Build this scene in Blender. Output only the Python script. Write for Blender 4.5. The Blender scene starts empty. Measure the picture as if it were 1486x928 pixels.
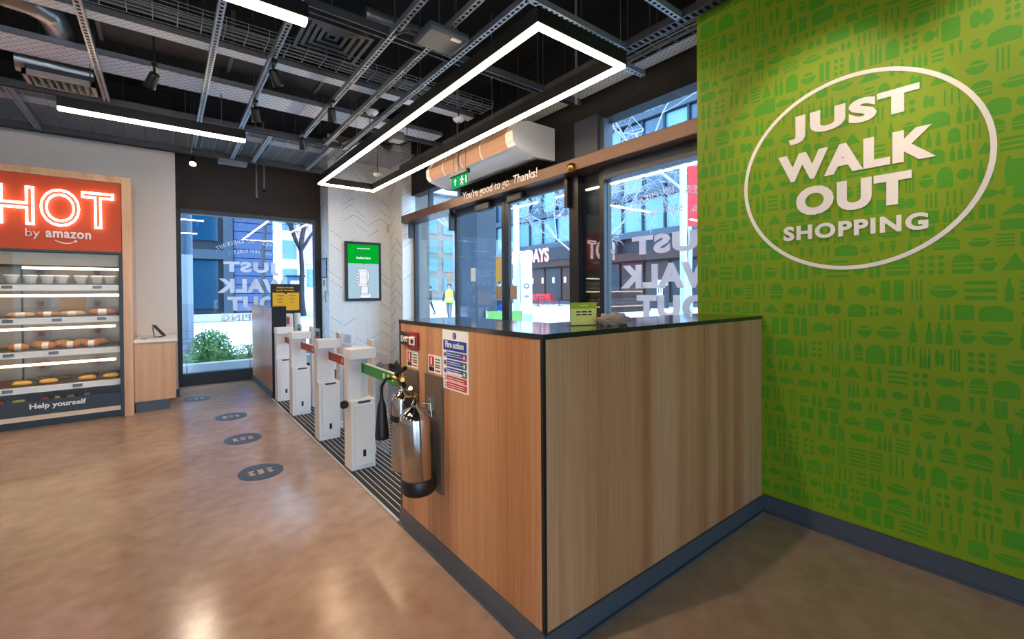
import bpy, bmesh, math, random
from mathutils import Vector, Matrix
random.seed(7)
scene = bpy.context.scene
C = scene.collection
R = math.radians

# ------------------------------------------------------------------ camera, world, sun, exposure
H = 1.45
cam_d = bpy.data.cameras.new('camera'); cam = bpy.data.objects.new('camera', cam_d); C.objects.link(cam)
cam_d.sensor_width = 36.0
cam_d.lens = 644.63 * 36.0 / 1486.0
cam_d.shift_x = (743 - 740.82) / 1486.0
cam_d.shift_y = -(464 - 431.18) / 1486.0
cam_d.clip_start = 0.05; cam_d.clip_end = 500
yaw, pitch, roll = 0.660536, 0.009787, -0.0075408
fw = Vector((math.sin(yaw), math.cos(yaw), 0)); rt = Vector((math.cos(yaw), -math.sin(yaw), 0)); up = Vector((0, 0, 1))
f2 = fw * math.cos(pitch) - up * math.sin(pitch); u2 = up * math.cos(pitch) + fw * math.sin(pitch)
r3 = rt * math.cos(roll) + u2 * math.sin(roll); u3 = u2 * math.cos(roll) - rt * math.sin(roll)
cam.matrix_world = Matrix(((r3.x, u3.x, -f2.x, 0), (r3.y, u3.y, -f2.y, 0), (r3.z, u3.z, -f2.z, H), (0, 0, 0, 1)))
scene.camera = cam

world = bpy.data.worlds.new('world'); scene.world = world; world.use_nodes = True
wn = world.node_tree; wn.nodes.clear()
wo = wn.nodes.new('ShaderNodeOutputWorld'); wb = wn.nodes.new('ShaderNodeBackground')
wb.inputs['Color'].default_value = (0.50, 0.74, 1.0, 1); wb.inputs['Strength'].default_value = 6.0
wn.links.new(wb.outputs[0], wo.inputs[0])

sun_d = bpy.data.lights.new('sun', 'SUN'); sun = bpy.data.objects.new('sun', sun_d); C.objects.link(sun)
sun_d.energy = 3.2; sun_d.angle = R(3); sun_d.color = (1.0, 0.96, 0.9)
sun.rotation_euler = Vector((0.72, 0.30, -0.62)).to_track_quat('-Z', 'Y').to_euler()
sun.location = (0, 0, 30)

scene.view_settings.view_transform = 'Standard'
scene.view_settings.look = 'None'
scene.view_settings.exposure = 0.0
scene.view_settings.gamma = 1.0
scene.view_settings.use_curve_mapping = False
LED = 40.0            # radiance of the white light strips
LEDCOL = (1.0, 0.76, 0.50)

# ------------------------------------------------------------------ materials
def lin(c):
    out = []
    for v in c:
        v = v / 255.0
        out.append(v / 12.92 if v <= 0.04045 else ((v + 0.055) / 1.055) ** 2.4)
    return tuple(out)
MATS = {}
def newmat(name):
    m = bpy.data.materials.new(name); m.use_nodes = True
    b = m.node_tree.nodes['Principled BSDF']
    MATS[name] = m
    return m, m.node_tree, b
def mat(name, col, rough=0.5, metal=0.0, var=0.08, scale=8.0, emit=None, es=0.0, bump=0.0, spec=0.5, stretch=(1, 1, 1), coat=0.0):
    m, nt, b = newmat(name)
    c = lin(col)
    tc = nt.nodes.new('ShaderNodeTexCoord'); mp = nt.nodes.new('ShaderNodeMapping'); mp.inputs['Scale'].default_value = stretch
    nz = nt.nodes.new('ShaderNodeTexNoise'); nz.inputs['Scale'].default_value = scale; nz.inputs['Detail'].default_value = 4
    mx = nt.nodes.new('ShaderNodeMix'); mx.data_type = 'RGBA'
    mx.inputs['A'].default_value = tuple(v * (1 - var) for v in c) + (1,)
    mx.inputs['B'].default_value = tuple(min(1, v * (1 + var)) for v in c) + (1,)
    nt.links.new(tc.outputs['Object'], mp.inputs['Vector']); nt.links.new(mp.outputs[0], nz.inputs['Vector'])
    nt.links.new(nz.outputs['Fac'], mx.inputs['Factor']); nt.links.new(mx.outputs['Result'], b.inputs['Base Color'])
    b.inputs['Roughness'].default_value = rough; b.inputs['Metallic'].default_value = metal
    b.inputs['Specular IOR Level'].default_value = spec
    if coat: b.inputs['Coat Weight'].default_value = coat; b.inputs['Coat Roughness'].default_value = 0.08
    if bump:
        bp = nt.nodes.new('ShaderNodeBump'); bp.inputs['Strength'].default_value = bump; bp.inputs['Distance'].default_value = 0.01
        nt.links.new(nz.outputs['Fac'], bp.inputs['Height']); nt.links.new(bp.outputs[0], b.inputs['Normal'])
    if emit:
        b.inputs['Emission Color'].default_value = tuple(emit) + (1,); b.inputs['Emission Strength'].default_value = es
    return m
def wood(name, c1, c2, c3, rough=0.34, vert=True):
    m, nt, b = newmat(name)
    g = nt.nodes.new('ShaderNodeNewGeometry')
    def nz(sc, st, det):
        mp = nt.nodes.new('ShaderNodeMapping'); mp.inputs['Scale'].default_value = st
        n = nt.nodes.new('ShaderNodeTexNoise'); n.inputs['Scale'].default_value = sc; n.inputs['Detail'].default_value = det
        nt.links.new(g.outputs['Position'], mp.inputs['Vector']); nt.links.new(mp.outputs[0], n.inputs['Vector']); return n
    fine = nz(1.0, (150, 150, 3.0), 3); broad = nz(1.0, (9, 9, 0.12), 3)
    rp = nt.nodes.new('ShaderNodeValToRGB')
    rp.color_ramp.elements[0].position = 0.34; rp.color_ramp.elements[0].color = lin(c1) + (1,)
    rp.color_ramp.elements[1].position = 0.66; rp.color_ramp.elements[1].color = lin(c3) + (1,)
    e = rp.color_ramp.elements.new(0.5); e.color = lin(c2) + (1,)
    ma = nt.nodes.new('ShaderNodeMath'); ma.operation = 'MULTIPLY_ADD'; ma.inputs[1].default_value = 0.30
    mb = nt.nodes.new('ShaderNodeMath'); mb.operation = 'MULTIPLY'; mb.inputs[1].default_value = 0.70
    nt.links.new(broad.outputs['Fac'], mb.inputs[0]); nt.links.new(fine.outputs['Fac'], ma.inputs[0]); nt.links.new(mb.outputs[0], ma.inputs[2])
    nt.links.new(ma.outputs[0], rp.inputs['Fac']); nt.links.new(rp.outputs[0], b.inputs['Base Color'])
    b.inputs['Roughness'].default_value = rough
    return m
def glass(name, tint=(0.8, 0.93, 1.0), f0=0.04, rough=0.0, extra=0.0, haze=0.0):
    # thin sheet: straight-through tint plus mirror reflection that grows towards grazing angles (Schlick)
    m = bpy.data.materials.new(name); m.use_nodes = True; nt = m.node_tree; nt.nodes.clear(); MATS[name] = m
    o = nt.nodes.new('ShaderNodeOutputMaterial'); t = nt.nodes.new('ShaderNodeBsdfTransparent'); t.inputs['Color'].default_value = tint + (1,)
    g = nt.nodes.new('ShaderNodeBsdfGlossy'); g.inputs['Roughness'].default_value = rough
    ge = nt.nodes.new('ShaderNodeNewGeometry'); dt = nt.nodes.new('ShaderNodeVectorMath'); dt.operation = 'DOT_PRODUCT'
    nt.links.new(ge.outputs['Incoming'], dt.inputs[0]); nt.links.new(ge.outputs['Normal'], dt.inputs[1])
    def mth(op, a, b=None):
        n = nt.nodes.new('ShaderNodeMath'); n.operation = op
        for i, q in enumerate((a, b)):
            if q is None: continue
            if isinstance(q, (int, float)): n.inputs[i].default_value = q
            else: nt.links.new(q, n.inputs[i])
        return n.outputs[0]
    c = mth('ABSOLUTE', dt.outputs['Value']); k = mth('POWER', mth('SUBTRACT', 1.0, c), 5.0)
    fr = mth('MINIMUM', mth('ADD', mth('MULTIPLY', k, 1.0 - f0), f0 + extra), 1.0)
    mx = nt.nodes.new('ShaderNodeMixShader'); nt.links.new(fr, mx.inputs[0])
    body = t.outputs[0]
    if haze:
        df = nt.nodes.new('ShaderNodeBsdfDiffuse'); df.inputs[0].default_value = (.85, .85, .86, 1); hm = nt.nodes.new('ShaderNodeMixShader'); hm.inputs[0].default_value = haze
        nt.links.new(t.outputs[0], hm.inputs[1]); nt.links.new(df.outputs[0], hm.inputs[2]); body = hm.outputs[0]
    nt.links.new(body, mx.inputs[1]); nt.links.new(g.outputs[0], mx.inputs[2]); nt.links.new(mx.outputs[0], o.inputs[0])
    return m
def film(name, col, k=0.5):
    # thin printed film or paper: reflects and lets light through
    m = bpy.data.materials.new(name); m.use_nodes = True; nt = m.node_tree; nt.nodes.clear(); MATS[name] = m
    o = nt.nodes.new('ShaderNodeOutputMaterial'); d = nt.nodes.new('ShaderNodeBsdfDiffuse'); t = nt.nodes.new('ShaderNodeBsdfTranslucent'); mx = nt.nodes.new('ShaderNodeMixShader')
    nz = nt.nodes.new('ShaderNodeTexNoise'); nz.inputs['Scale'].default_value = 6.0; rp = nt.nodes.new('ShaderNodeMix'); rp.data_type = 'RGBA'
    c = lin(col); rp.inputs['A'].default_value = tuple(v * .96 for v in c) + (1,); rp.inputs['B'].default_value = c + (1,)
    nt.links.new(nz.outputs['Fac'], rp.inputs['Factor'])
    for b in (d, t): nt.links.new(rp.outputs['Result'], b.inputs['Color'])
    mx.inputs[0].default_value = k; nt.links.new(d.outputs[0], mx.inputs[1]); nt.links.new(t.outputs[0], mx.inputs[2]); nt.links.new(mx.outputs[0], o.inputs[0]); return m
def emis(name, col, s):
    m = bpy.data.materials.new(name); m.use_nodes = True; nt = m.node_tree; nt.nodes.clear(); MATS[name] = m
    o = nt.nodes.new('ShaderNodeOutputMaterial'); e = nt.nodes.new('ShaderNodeEmission')
    e.inputs[0].default_value = tuple(col) + (1,); e.inputs[1].default_value = s
    nt.links.new(e.outputs[0], o.inputs[0]); return m

def concrete(name):
    m, nt, b = newmat(name)
    g = nt.nodes.new('ShaderNodeNewGeometry')
    n1 = nt.nodes.new('ShaderNodeTexNoise'); n1.inputs['Scale'].default_value = 0.9; n1.inputs['Detail'].default_value = 3
    n2 = nt.nodes.new('ShaderNodeTexNoise'); n2.inputs['Scale'].default_value = 9; n2.inputs['Detail'].default_value = 8
    for n in (n1, n2): nt.links.new(g.outputs['Position'], n.inputs['Vector'])
    ma = nt.nodes.new('ShaderNodeMath'); ma.operation = 'MULTIPLY_ADD'; ma.inputs[1].default_value = 0.35
    mb = nt.nodes.new('ShaderNodeMath'); mb.operation = 'MULTIPLY'; mb.inputs[1].default_value = 0.65
    nt.links.new(n1.outputs['Fac'], mb.inputs[0]); nt.links.new(n2.outputs['Fac'], ma.inputs[0]); nt.links.new(mb.outputs[0], ma.inputs[2])
    rp = nt.nodes.new('ShaderNodeValToRGB')
    rp.color_ramp.elements[0].position = 0.30; rp.color_ramp.elements[0].color = lin((146, 112, 90)) + (1,)
    rp.color_ramp.elements[1].position = 0.70; rp.color_ramp.elements[1].color = lin((196, 166, 144)) + (1,)
    nt.links.new(ma.outputs[0], rp.inputs[0]); nt.links.new(rp.outputs[0], b.inputs['Base Color'])
    rr = nt.nodes.new('ShaderNodeMapRange'); rr.inputs['From Min'].default_value = 0.3; rr.inputs['From Max'].default_value = 0.7
    rr.inputs['To Min'].default_value = 0.14; rr.inputs['To Max'].default_value = 0.27
    nt.links.new(n1.outputs['Fac'], rr.inputs['Value']); nt.links.new(rr.outputs[0], b.inputs['Roughness'])
    bp = nt.nodes.new('ShaderNodeBump'); bp.inputs['Strength'].default_value = 0.06; bp.inputs['Distance'].default_value = 0.01
    nt.links.new(n2.outputs['Fac'], bp.inputs['Height']); nt.links.new(bp.outputs[0], b.inputs['Normal'])
    b.inputs['Specular IOR Level'].default_value = 0.55
    return m
def perforated(name, col, sx, sy, dark=(25, 30, 38)):
    # galvanised sheet with rows of short punched slots, x along the tray, y across it
    m, nt, b = newmat(name)
    tc = nt.nodes.new('ShaderNodeTexCoord'); mp = nt.nodes.new('ShaderNodeMapping')
    mp.inputs['Scale'].default_value = (1, 1, 0)
    br = nt.nodes.new('ShaderNodeTexBrick'); br.inputs['Scale'].default_value = 1.0
    br.inputs['Brick Width'].default_value = sx; br.inputs['Row Height'].default_value = sy; br.inputs['Mortar Size'].default_value = sy * 0.42
    br.inputs['Mortar Smooth'].default_value = 0.1
    br.inputs['Color1'].default_value = lin(dark) + (1,); br.inputs['Color2'].default_value = lin(dark) + (1,); br.inputs['Mortar'].default_value = lin(col) + (1,)
    nt.links.new(tc.outputs['Object'], mp.inputs[0]); nt.links.new(mp.outputs[0], br.inputs['Vector'])
    nt.links.new(br.outputs['Color'], b.inputs['Base Color']); b.inputs['Metallic'].default_value = 0.0; b.inputs['Roughness'].default_value = 0.5
    return m

concrete('concrete')
wood('oak', (164, 106, 66), (190, 134, 92), (208, 158, 120))
wood('oak_light', (190, 140, 100), (210, 165, 125), (222, 180, 142))
mat('black_paint', (15, 16, 18), 0.7, var=0.2, scale=3)
mat('ceiling_black', (12, 13, 15), 0.85, var=0.25, scale=2)
mat('black_frame', (24, 25, 28), 0.35, var=0.1)
mat('bronze_frame', (92, 60, 42), 0.35, metal=0.2, var=0.08)
mat('dark_laminate', (28, 28, 30), 0.12, var=0.1, coat=0.3)
mat('skirting', (74, 80, 90), 0.4, var=0.08)
mat('white_wall', (222, 214, 208), 0.8, var=0.03)
mat('dark_wall', (66, 56, 50), 0.8, var=0.1, scale=2)
mat('lime_paint', (126, 152, 0), 0.62, var=0.06, scale=1.5)
mat('leaf_print', (76, 148, 8), 0.62, var=0.05, scale=3)
mat('white_print', (238, 228, 224), 0.6, var=0.02)
mat('galvanised', (150, 155, 162), 0.42, metal=0.6, var=0.12, scale=14)
mat('dark_steel', (74, 76, 82), 0.5, metal=0.4, var=0.15, scale=10)
mat('duct_silver', (160, 158, 155), 0.32, metal=0.8, var=0.2, scale=12, bump=0.5)
perforated('perforated_wide', (222, 228, 238), 0.070, 0.040)
perforated('perforated_fine', (214, 222, 234), 0.050, 0.028)
mat('box_grey', (62, 72, 84), 0.5)
mat('curtain_tan', (186, 146, 122), 0.6, var=0.06)
mat('case_back', (140, 120, 98), 0.38, metal=0.6, var=0.08)
mat('grey_plastic', (112, 118, 126), 0.5)
mat('black_plastic', (22, 22, 24), 0.4)
mat('white_plastic', (232, 230, 228), 0.38, var=0.02)
mat('gate_white', (236, 228, 222), 0.4, var=0.02)
mat('tile_white', (242, 239, 236), 0.35, var=0.03, scale=20)
mat('grout_dark', (120, 112, 106), 0.8)
mat('red_arm', (186, 44, 30), 0.45)
mat('green_arm', (40, 140, 52), 0.45)
mat('chrome', (205, 200, 196), 0.10, metal=1.0, var=0.03)
mat('brass', (184, 140, 60), 0.3, metal=1.0)
mat('yellow_board', (246, 182, 18), 0.5, var=0.02)
mat('sign_blue', (22, 62, 150), 0.45, var=0.02)
mat('sign_red', (196, 30, 30), 0.45, var=0.02)
mat('call_red', (150, 26, 20), 0.4)
mat('sign_green', (40, 130, 60), 0.45, var=0.02)
mat('sign_white', (238, 234, 230), 0.5, var=0.01)
mat('backboard', (98, 84, 70), 0.55, var=0.08)
mat('hot_red', (198, 66, 4), 0.5, var=0.02)
mat('steel', (190, 182, 172), 0.28, metal=0.85, var=0.06)
mat('mat_dark', (44, 42, 42), 0.95, var=0.2, scale=60, bump=0.3)
mat('mat_light', (196, 190, 186), 0.45, metal=0.3, var=0.05)
mat('decal_navy', (52, 68, 92), 0.45, var=0.03)
mat('decal_print', (226, 188, 156), 0.5, var=0.02)
mat('cream_card', (214, 214, 112), 0.6, var=0.03)
mat('olive_card', (150, 166, 26), 0.6, var=0.03)
mat('paper_brown', (180, 150, 132), 0.85, var=0.15, scale=20)
mat('tub_white', (240, 234, 226), 0.45, var=0.03)
mat('tub_paper', (226, 200, 176), 0.6, var=0.05)
mat('bread', (190, 116, 52), 0.65, var=0.25, scale=18)
mat('seeded', (206, 168, 118), 0.8, var=0.35, scale=45, bump=0.6)
mat('wrap_white', (236, 226, 214), 0.5, var=0.03)
mat('yellow_wrap', (228, 172, 62), 0.5, var=0.12, scale=15)
mat('olive_wrap', (104, 92, 42), 0.6, var=0.15, scale=15)
mat('packet_red', (200, 40, 34), 0.4); mat('packet_yellow', (226, 206, 70), 0.4); mat('packet_tan', (190, 150, 110), 0.5)
mat('rose_wire', (150, 96, 72), 0.5)
mat('counter_white', (236, 230, 224), 0.3, var=0.02)
mat('tablet_screen', (120, 140, 150), 0.15)
glass('window_glass', (0.88, 0.95, 1.0), 0.065)
glass('case_glass', (0.99, 0.99, 0.98), 0.01)
glass('acrylic', (0.95, 0.96, 0.97), 0.05, 0.02, 0.04, 0.16)
film('window_film', (238, 232, 236), 0.42)
film('paper_film', (238, 236, 232), 0.3)
film('paper_yellow', (226, 206, 140), 0.3)
film('paper_tan', (196, 170, 146), 0.3)
emis('led', LEDCOL, LED)
emis('case_led', (1.0, 0.72, 0.42), 8.0)
emis('neon', (1.0, 0.88, 0.92), 5.5)
emis('spot_lens', (1.0, 0.84, 0.62), 14.0)
emis('screen_green', (0.0, 0.42, 0.03), 1.0); emis('screen_pale', (0.50, 0.72, 0.86), 0.85); emis('screen_white', (0.9, 0.93, 1.0), 1.0)
emis('screen_ink', (0.06, 0.07, 0.16), 1.0)
emis('exit_green', (0.02, 0.42, 0.12), 1.0); emis('exit_white', (0.9, 1.0, 0.92), 1.1)
# outdoors
mat('paving', (206, 206, 210), 0.8, var=0.05, scale=0.8)
mat('kerb_stone', (176, 178, 184), 0.8, var=0.1, scale=14)
mat('soil', (70, 58, 48), 0.95, var=0.3, scale=20)
mat('leaf', (98, 158, 76), 0.55, var=0.3, scale=6)
mat('stem', (90, 78, 60), 0.8)
mat('bark', (70, 66, 68), 0.85, var=0.3, scale=20)
mat('bark_sunlit', (168, 168, 174), 0.8, var=0.15, scale=12)  # sunlight on the plaza branches is put into this pale bark colour
mat('timber_blue', (66, 84, 122), 0.75, var=0.12, scale=4, stretch=(1, 1, 6))
mat('facade_dark', (26, 34, 46), 0.6, var=0.1)
mat('facade_mid', (54, 68, 84), 0.6, var=0.1)
mat('facade_brown', (52, 30, 28), 0.7, var=0.15)
mat('facade_beige', (150, 136, 126), 0.8, var=0.08)
mat('facade_glass', (22, 62, 88), 0.08, metal=0.0, var=0.35, scale=0.25, spec=0.9)
mat('facade_glass_pale', (84, 132, 156), 0.1, var=0.25, scale=0.3, spec=0.9)
mat('pillar_grey', (64, 70, 82), 0.5, var=0.06)
mat('pole_pale', (200, 210, 224), 0.5, var=0.04)
mat('column_steel', (84, 108, 136), 0.35, var=0.08, metal=0.3)
mat('totem_white', (236, 240, 244), 0.5, var=0.02)
mat('chair_red', (200, 30, 40), 0.5, var=0.08)
mat('table_dark', (40, 38, 40), 0.5)
mat('banner_red', (206, 44, 52), 0.6)
mat('banner_pink', (206, 170, 206), 0.6)
mat('sign_pink', (236, 160, 150), 0.5, emit=(0.9, 0.35, 0.3), es=0.6)
mat('vest', (200, 226, 70), 0.7, var=0.06)
mat('cloth_grey', (84, 96, 100), 0.85, var=0.1)
mat('cloth_dark', (38, 46, 62), 0.85, var=0.1)
mat('skin', (196, 152, 128), 0.6)
mat('hair', (52, 42, 36), 0.8)
mat('shoe', (40, 40, 44), 0.6)
mat('board_green', (150, 206, 110), 0.5, var=0.04)
mat('board_grey', (150, 168, 190), 0.5, var=0.03)
mat('bus_blue', (60, 110, 170), 0.5)

# ------------------------------------------------------------------ mesh helpers
class MB:
    def __init__(s): s.v = []; s.f = []; s.sm = []; s.mi = []; s.cur = 0
    def add(s, vs, fs, smooth=False):
        o = len(s.v); s.v += [tuple(v) for v in vs]; s.f += [tuple(i + o for i in f) for f in fs]; s.sm += [smooth] * len(fs); s.mi += [s.cur] * len(fs); return s
    def box(s, x0, x1, y0, y1, z0, z1, c=0.0):
        if x0 > x1: x0, x1 = x1, x0
        if y0 > y1: y0, y1 = y1, y0
        if z0 > z1: z0, z1 = z1, z0
        c = min(c, (x1 - x0) * .45, (y1 - y0) * .45, (z1 - z0) * .45)
        if c <= 0:
            return s.add([(x0, y0, z0), (x1, y0, z0), (x1, y1, z0), (x0, y1, z0), (x0, y0, z1), (x1, y0, z1), (x1, y1, z1), (x0, y1, z1)],
                         [(0, 3, 2, 1), (4, 5, 6, 7), (0, 1, 5, 4), (1, 2, 6, 5), (2, 3, 7, 6), (3, 0, 4, 7)])
        bm = bmesh.new(); bmesh.ops.create_cube(bm, size=1.0)
        for v in bm.verts: v.co = Vector(((x0 + x1) / 2 + v.co.x * (x1 - x0), (y0 + y1) / 2 + v.co.y * (y1 - y0), (z0 + z1) / 2 + v.co.z * (z1 - z0)))
        bmesh.ops.bevel(bm, geom=bm.edges[:], offset=c, segments=2, profile=0.5, affect='EDGES')
        bm.verts.index_update()
        s.add([v.co.copy() for v in bm.verts], [tuple(v.index for v in f.verts) for f in bm.faces]); bm.free(); return s
    def obox(s, o, ax, ay, az):
        # oriented box: corner o, edge vectors
        o, ax, ay, az = map(Vector, (o, ax, ay, az))
        vs = [o, o + ax, o + ax + ay, o + ay]; vs += [v + az for v in vs]
        return s.add(vs, [(0, 3, 2, 1), (4, 5, 6, 7), (0, 1, 5, 4), (1, 2, 6, 5), (2, 3, 7, 6), (3, 0, 4, 7)])
    def cyl(s, p0, p1, r0, r1=None, n=14, caps=True):
        if r1 is None: r1 = r0
        p0, p1 = Vector(p0), Vector(p1); d = (p1 - p0).normalized()
        a = d.orthogonal().normalized(); b = d.cross(a)
        vs = []
        for p, r in ((p0, r0), (p1, r1)):
            for i in range(n):
                t = 2 * math.pi * i / n; vs.append(p + a * math.cos(t) * r + b * math.sin(t) * r)
        fs = [(i, (i + 1) % n, n + (i + 1) % n, n + i) for i in range(n)]
        s.add(vs, fs, True)
        if caps: s.add(vs, [tuple(range(n))[::-1], tuple(range(n, 2 * n))])
        return s
    def lathe(s, c, prof, n=20, axis=(0, 0, 1)):
        # profile (r, h) about axis through c
        c = Vector(c); d = Vector(axis).normalized(); a = d.orthogonal().normalized(); b = d.cross(a); vs = []
        for r, h in prof:
            for i in range(n):
                t = 2 * math.pi * i / n; vs.append(c + d * h + (a * math.cos(t) + b * math.sin(t)) * max(r, 1e-5))
        fs = []
        for k in range(len(prof) - 1):
            for i in range(n): fs.append((k * n + i, k * n + (i + 1) % n, (k + 1) * n + (i + 1) % n, (k + 1) * n + i))
        s.add(vs, fs, True); return s
    def tube(s, pts, r, n=8, closed=False):
        pts = [Vector(p) for p in pts]; m = len(pts); vs = []; prev = None
        rs = r if isinstance(r, (list, tuple)) else [r] * m
        for k, p in enumerate(pts):
            if closed: t = pts[(k + 1) % m] - pts[k - 1]
            else: t = pts[min(k + 1, m - 1)] - pts[max(k - 1, 0)]
            t.normalize()
            a = t.orthogonal().normalized() if prev is None else (prev - t * prev.dot(t)).normalized()
            prev = a; b = t.cross(a)
            for i in range(n):
                q = 2 * math.pi * i / n; vs.append(p + (a * math.cos(q) + b * math.sin(q)) * rs[k])
        fs = []
        for k in range(m if closed else m - 1):
            k2 = (k + 1) % m
            for i in range(n): fs.append((k * n + i, k * n + (i + 1) % n, k2 * n + (i + 1) % n, k2 * n + i))
        s.add(vs, fs, True)
        if not closed: s.add(vs, [tuple(range(n))[::-1], tuple(range((m - 1) * n, m * n))])
        return s
    def prism(s, poly, o, ru, uu, t):
        # polygon (u,v) in plane o + u*ru + v*uu, extruded by vector t
        o, ru, uu, t = map(Vector, (o, ru, uu, t)); n = len(poly)
        a = [o + ru * u + uu * v for u, v in poly]; b = [p + t for p in a]
        fs = [tuple(range(n)), tuple(range(2 * n - 1, n - 1, -1))] + [(i, n + i, n + (i + 1) % n, (i + 1) % n) for i in range(n)]
        return s.add(a + b, fs)
    def text(s, body, o, ru, uu, w=None, h=None, t=0.002, bold=0.0, shear=0.0, align='L', space=1.0, outline=0.0):
        vs, fs = text_geo(body, bold, shear, space, outline)
        xs = [v[0] for v in vs]; ys = [v[1] for v in vs]; x0, x1, y0, y1 = min(xs), max(xs), min(ys), max(ys)
        sx = (w / (x1 - x0)) if w else None; sy = (h / (y1 - y0)) if h else None
        if sx is None: sx = sy
        if sy is None: sy = sx
        o, ru, uu = map(Vector, (o, ru, uu)); nn = ru.cross(uu)
        out = [o + ru * (v[0] - x0) * sx + uu * (v[1] - y0) * sy + nn * (v[2] / 0.1 * t + (t if not outline else 0)) if not outline else o + ru * (v[0] - x0) * sx + uu * (v[1] - y0) * sy + nn * (v[2] * (sx + sy) / 2) for v in vs]
        return s.add(out, fs)
    def build(s, name, m, parent=None, smooth=None):
        me = bpy.data.meshes.new(name)
        off = Vector((0, 0, 0)); p = parent
        while p is not None: off += p.location; p = p.parent
        me.from_pydata([tuple(Vector(v) - off) for v in s.v], [], s.f)
        ms = m if isinstance(m, (list, tuple)) else [m]
        for q in ms: me.materials.append(MATS[q] if isinstance(q, str) else q)
        me.polygons.foreach_set('use_smooth', s.sm if smooth is None else [smooth] * len(s.f))
        if len(ms) > 1: me.polygons.foreach_set('material_index', s.mi)
        me.update()
        o = bpy.data.objects.new(name, me); C.objects.link(o)
        if parent is not None: o.parent = parent
        return o
_tc = {}
def text_geo(body, bold, shear, space, outline):
    k = (body, bold, shear, space, outline)
    if k in _tc: return _tc[k]
    cu = bpy.data.curves.new('lettering', 'FONT'); cu.body = body; cu.size = 1.0; cu.shear = shear; cu.space_character = space
    cu.resolution_u = 4
    if outline: cu.fill_mode = 'NONE'; cu.bevel_depth = outline; cu.bevel_resolution = 1; cu.extrude = 0
    else: cu.extrude = 0.1; cu.offset = bold
    ob = bpy.data.objects.new('lettering', cu); C.objects.link(ob)
    me = bpy.data.meshes.new_from_object(ob)
    r = ([tuple(v.co) for v in me.vertices], [tuple(p.vertices) for p in me.polygons])
    bpy.data.objects.remove(ob); bpy.data.meshes.remove(me); bpy.data.curves.remove(cu)
    _tc[k] = r; return r
def tag(o, label, cat, group=None, kind=None):
    o['label'] = label; o['category'] = cat
    if group: o['group'] = group
    if kind: o['kind'] = kind
    return o
def thing(name, loc, label, cat, group=None, rz=0.0):
    o = bpy.data.objects.new(name, None); C.objects.link(o); o.location = loc; o.rotation_euler = (0, 0, rz); o.empty_display_size = 0.1
    return tag(o, label, cat, group)
def struct(name, mb, m, label=None, cat=None, parent=None):
    o = mb.build(name, m, parent)
    if parent is None:
        o['kind'] = 'structure'
        if label: o['label'] = label; o['category'] = cat or 'wall'
    return o
def structroot(name, loc, label, cat):
    o = bpy.data.objects.new(name, None); C.objects.link(o); o.location = loc; o.empty_display_size = 0.1
    o['kind'] = 'structure'; o['label'] = label; o['category'] = cat; return o
def dup(o, parent=None, loc=None, rz=None, label=None):
    c = o.copy(); C.objects.link(c)
    if parent is not None: c.parent = parent
    if loc is not None: c.location = loc
    if rz is not None: c.rotation_euler = (0, 0, rz)
    if label: c['label'] = label
    for ch in list(o.children): dup(ch, c)
    return c
X3, Y3, Z3 = Vector((1, 0, 0)), Vector((0, 1, 0)), Vector((0, 0, 1))
def ell(cx, cy, rx, ry, n=32, a0=0, a1=2 * math.pi, end=False):
    m = n if not end else n - 1
    return [(cx + rx * math.cos(a0 + (a1 - a0) * i / m), cy + ry * math.sin(a0 + (a1 - a0) * i / m)) for i in range(n)]
# ------------------------------------------------------------------ room shell
ZC = 4.3
struct('floor', MB().box(-6.2, 3.80, -4.6, 8.95, -0.12, 0.0), 'concrete', 'polished tan concrete floor of the shop', 'floor')
struct('ceiling', MB().box(-6.4, 3.9, -4.8, 9.05, ZC, ZC + 5.0), 'ceiling_black', 'black painted ceiling slab above the hung steelwork', 'ceiling')  # box rises past the ceiling as unseen building mass added to block sun
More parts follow.
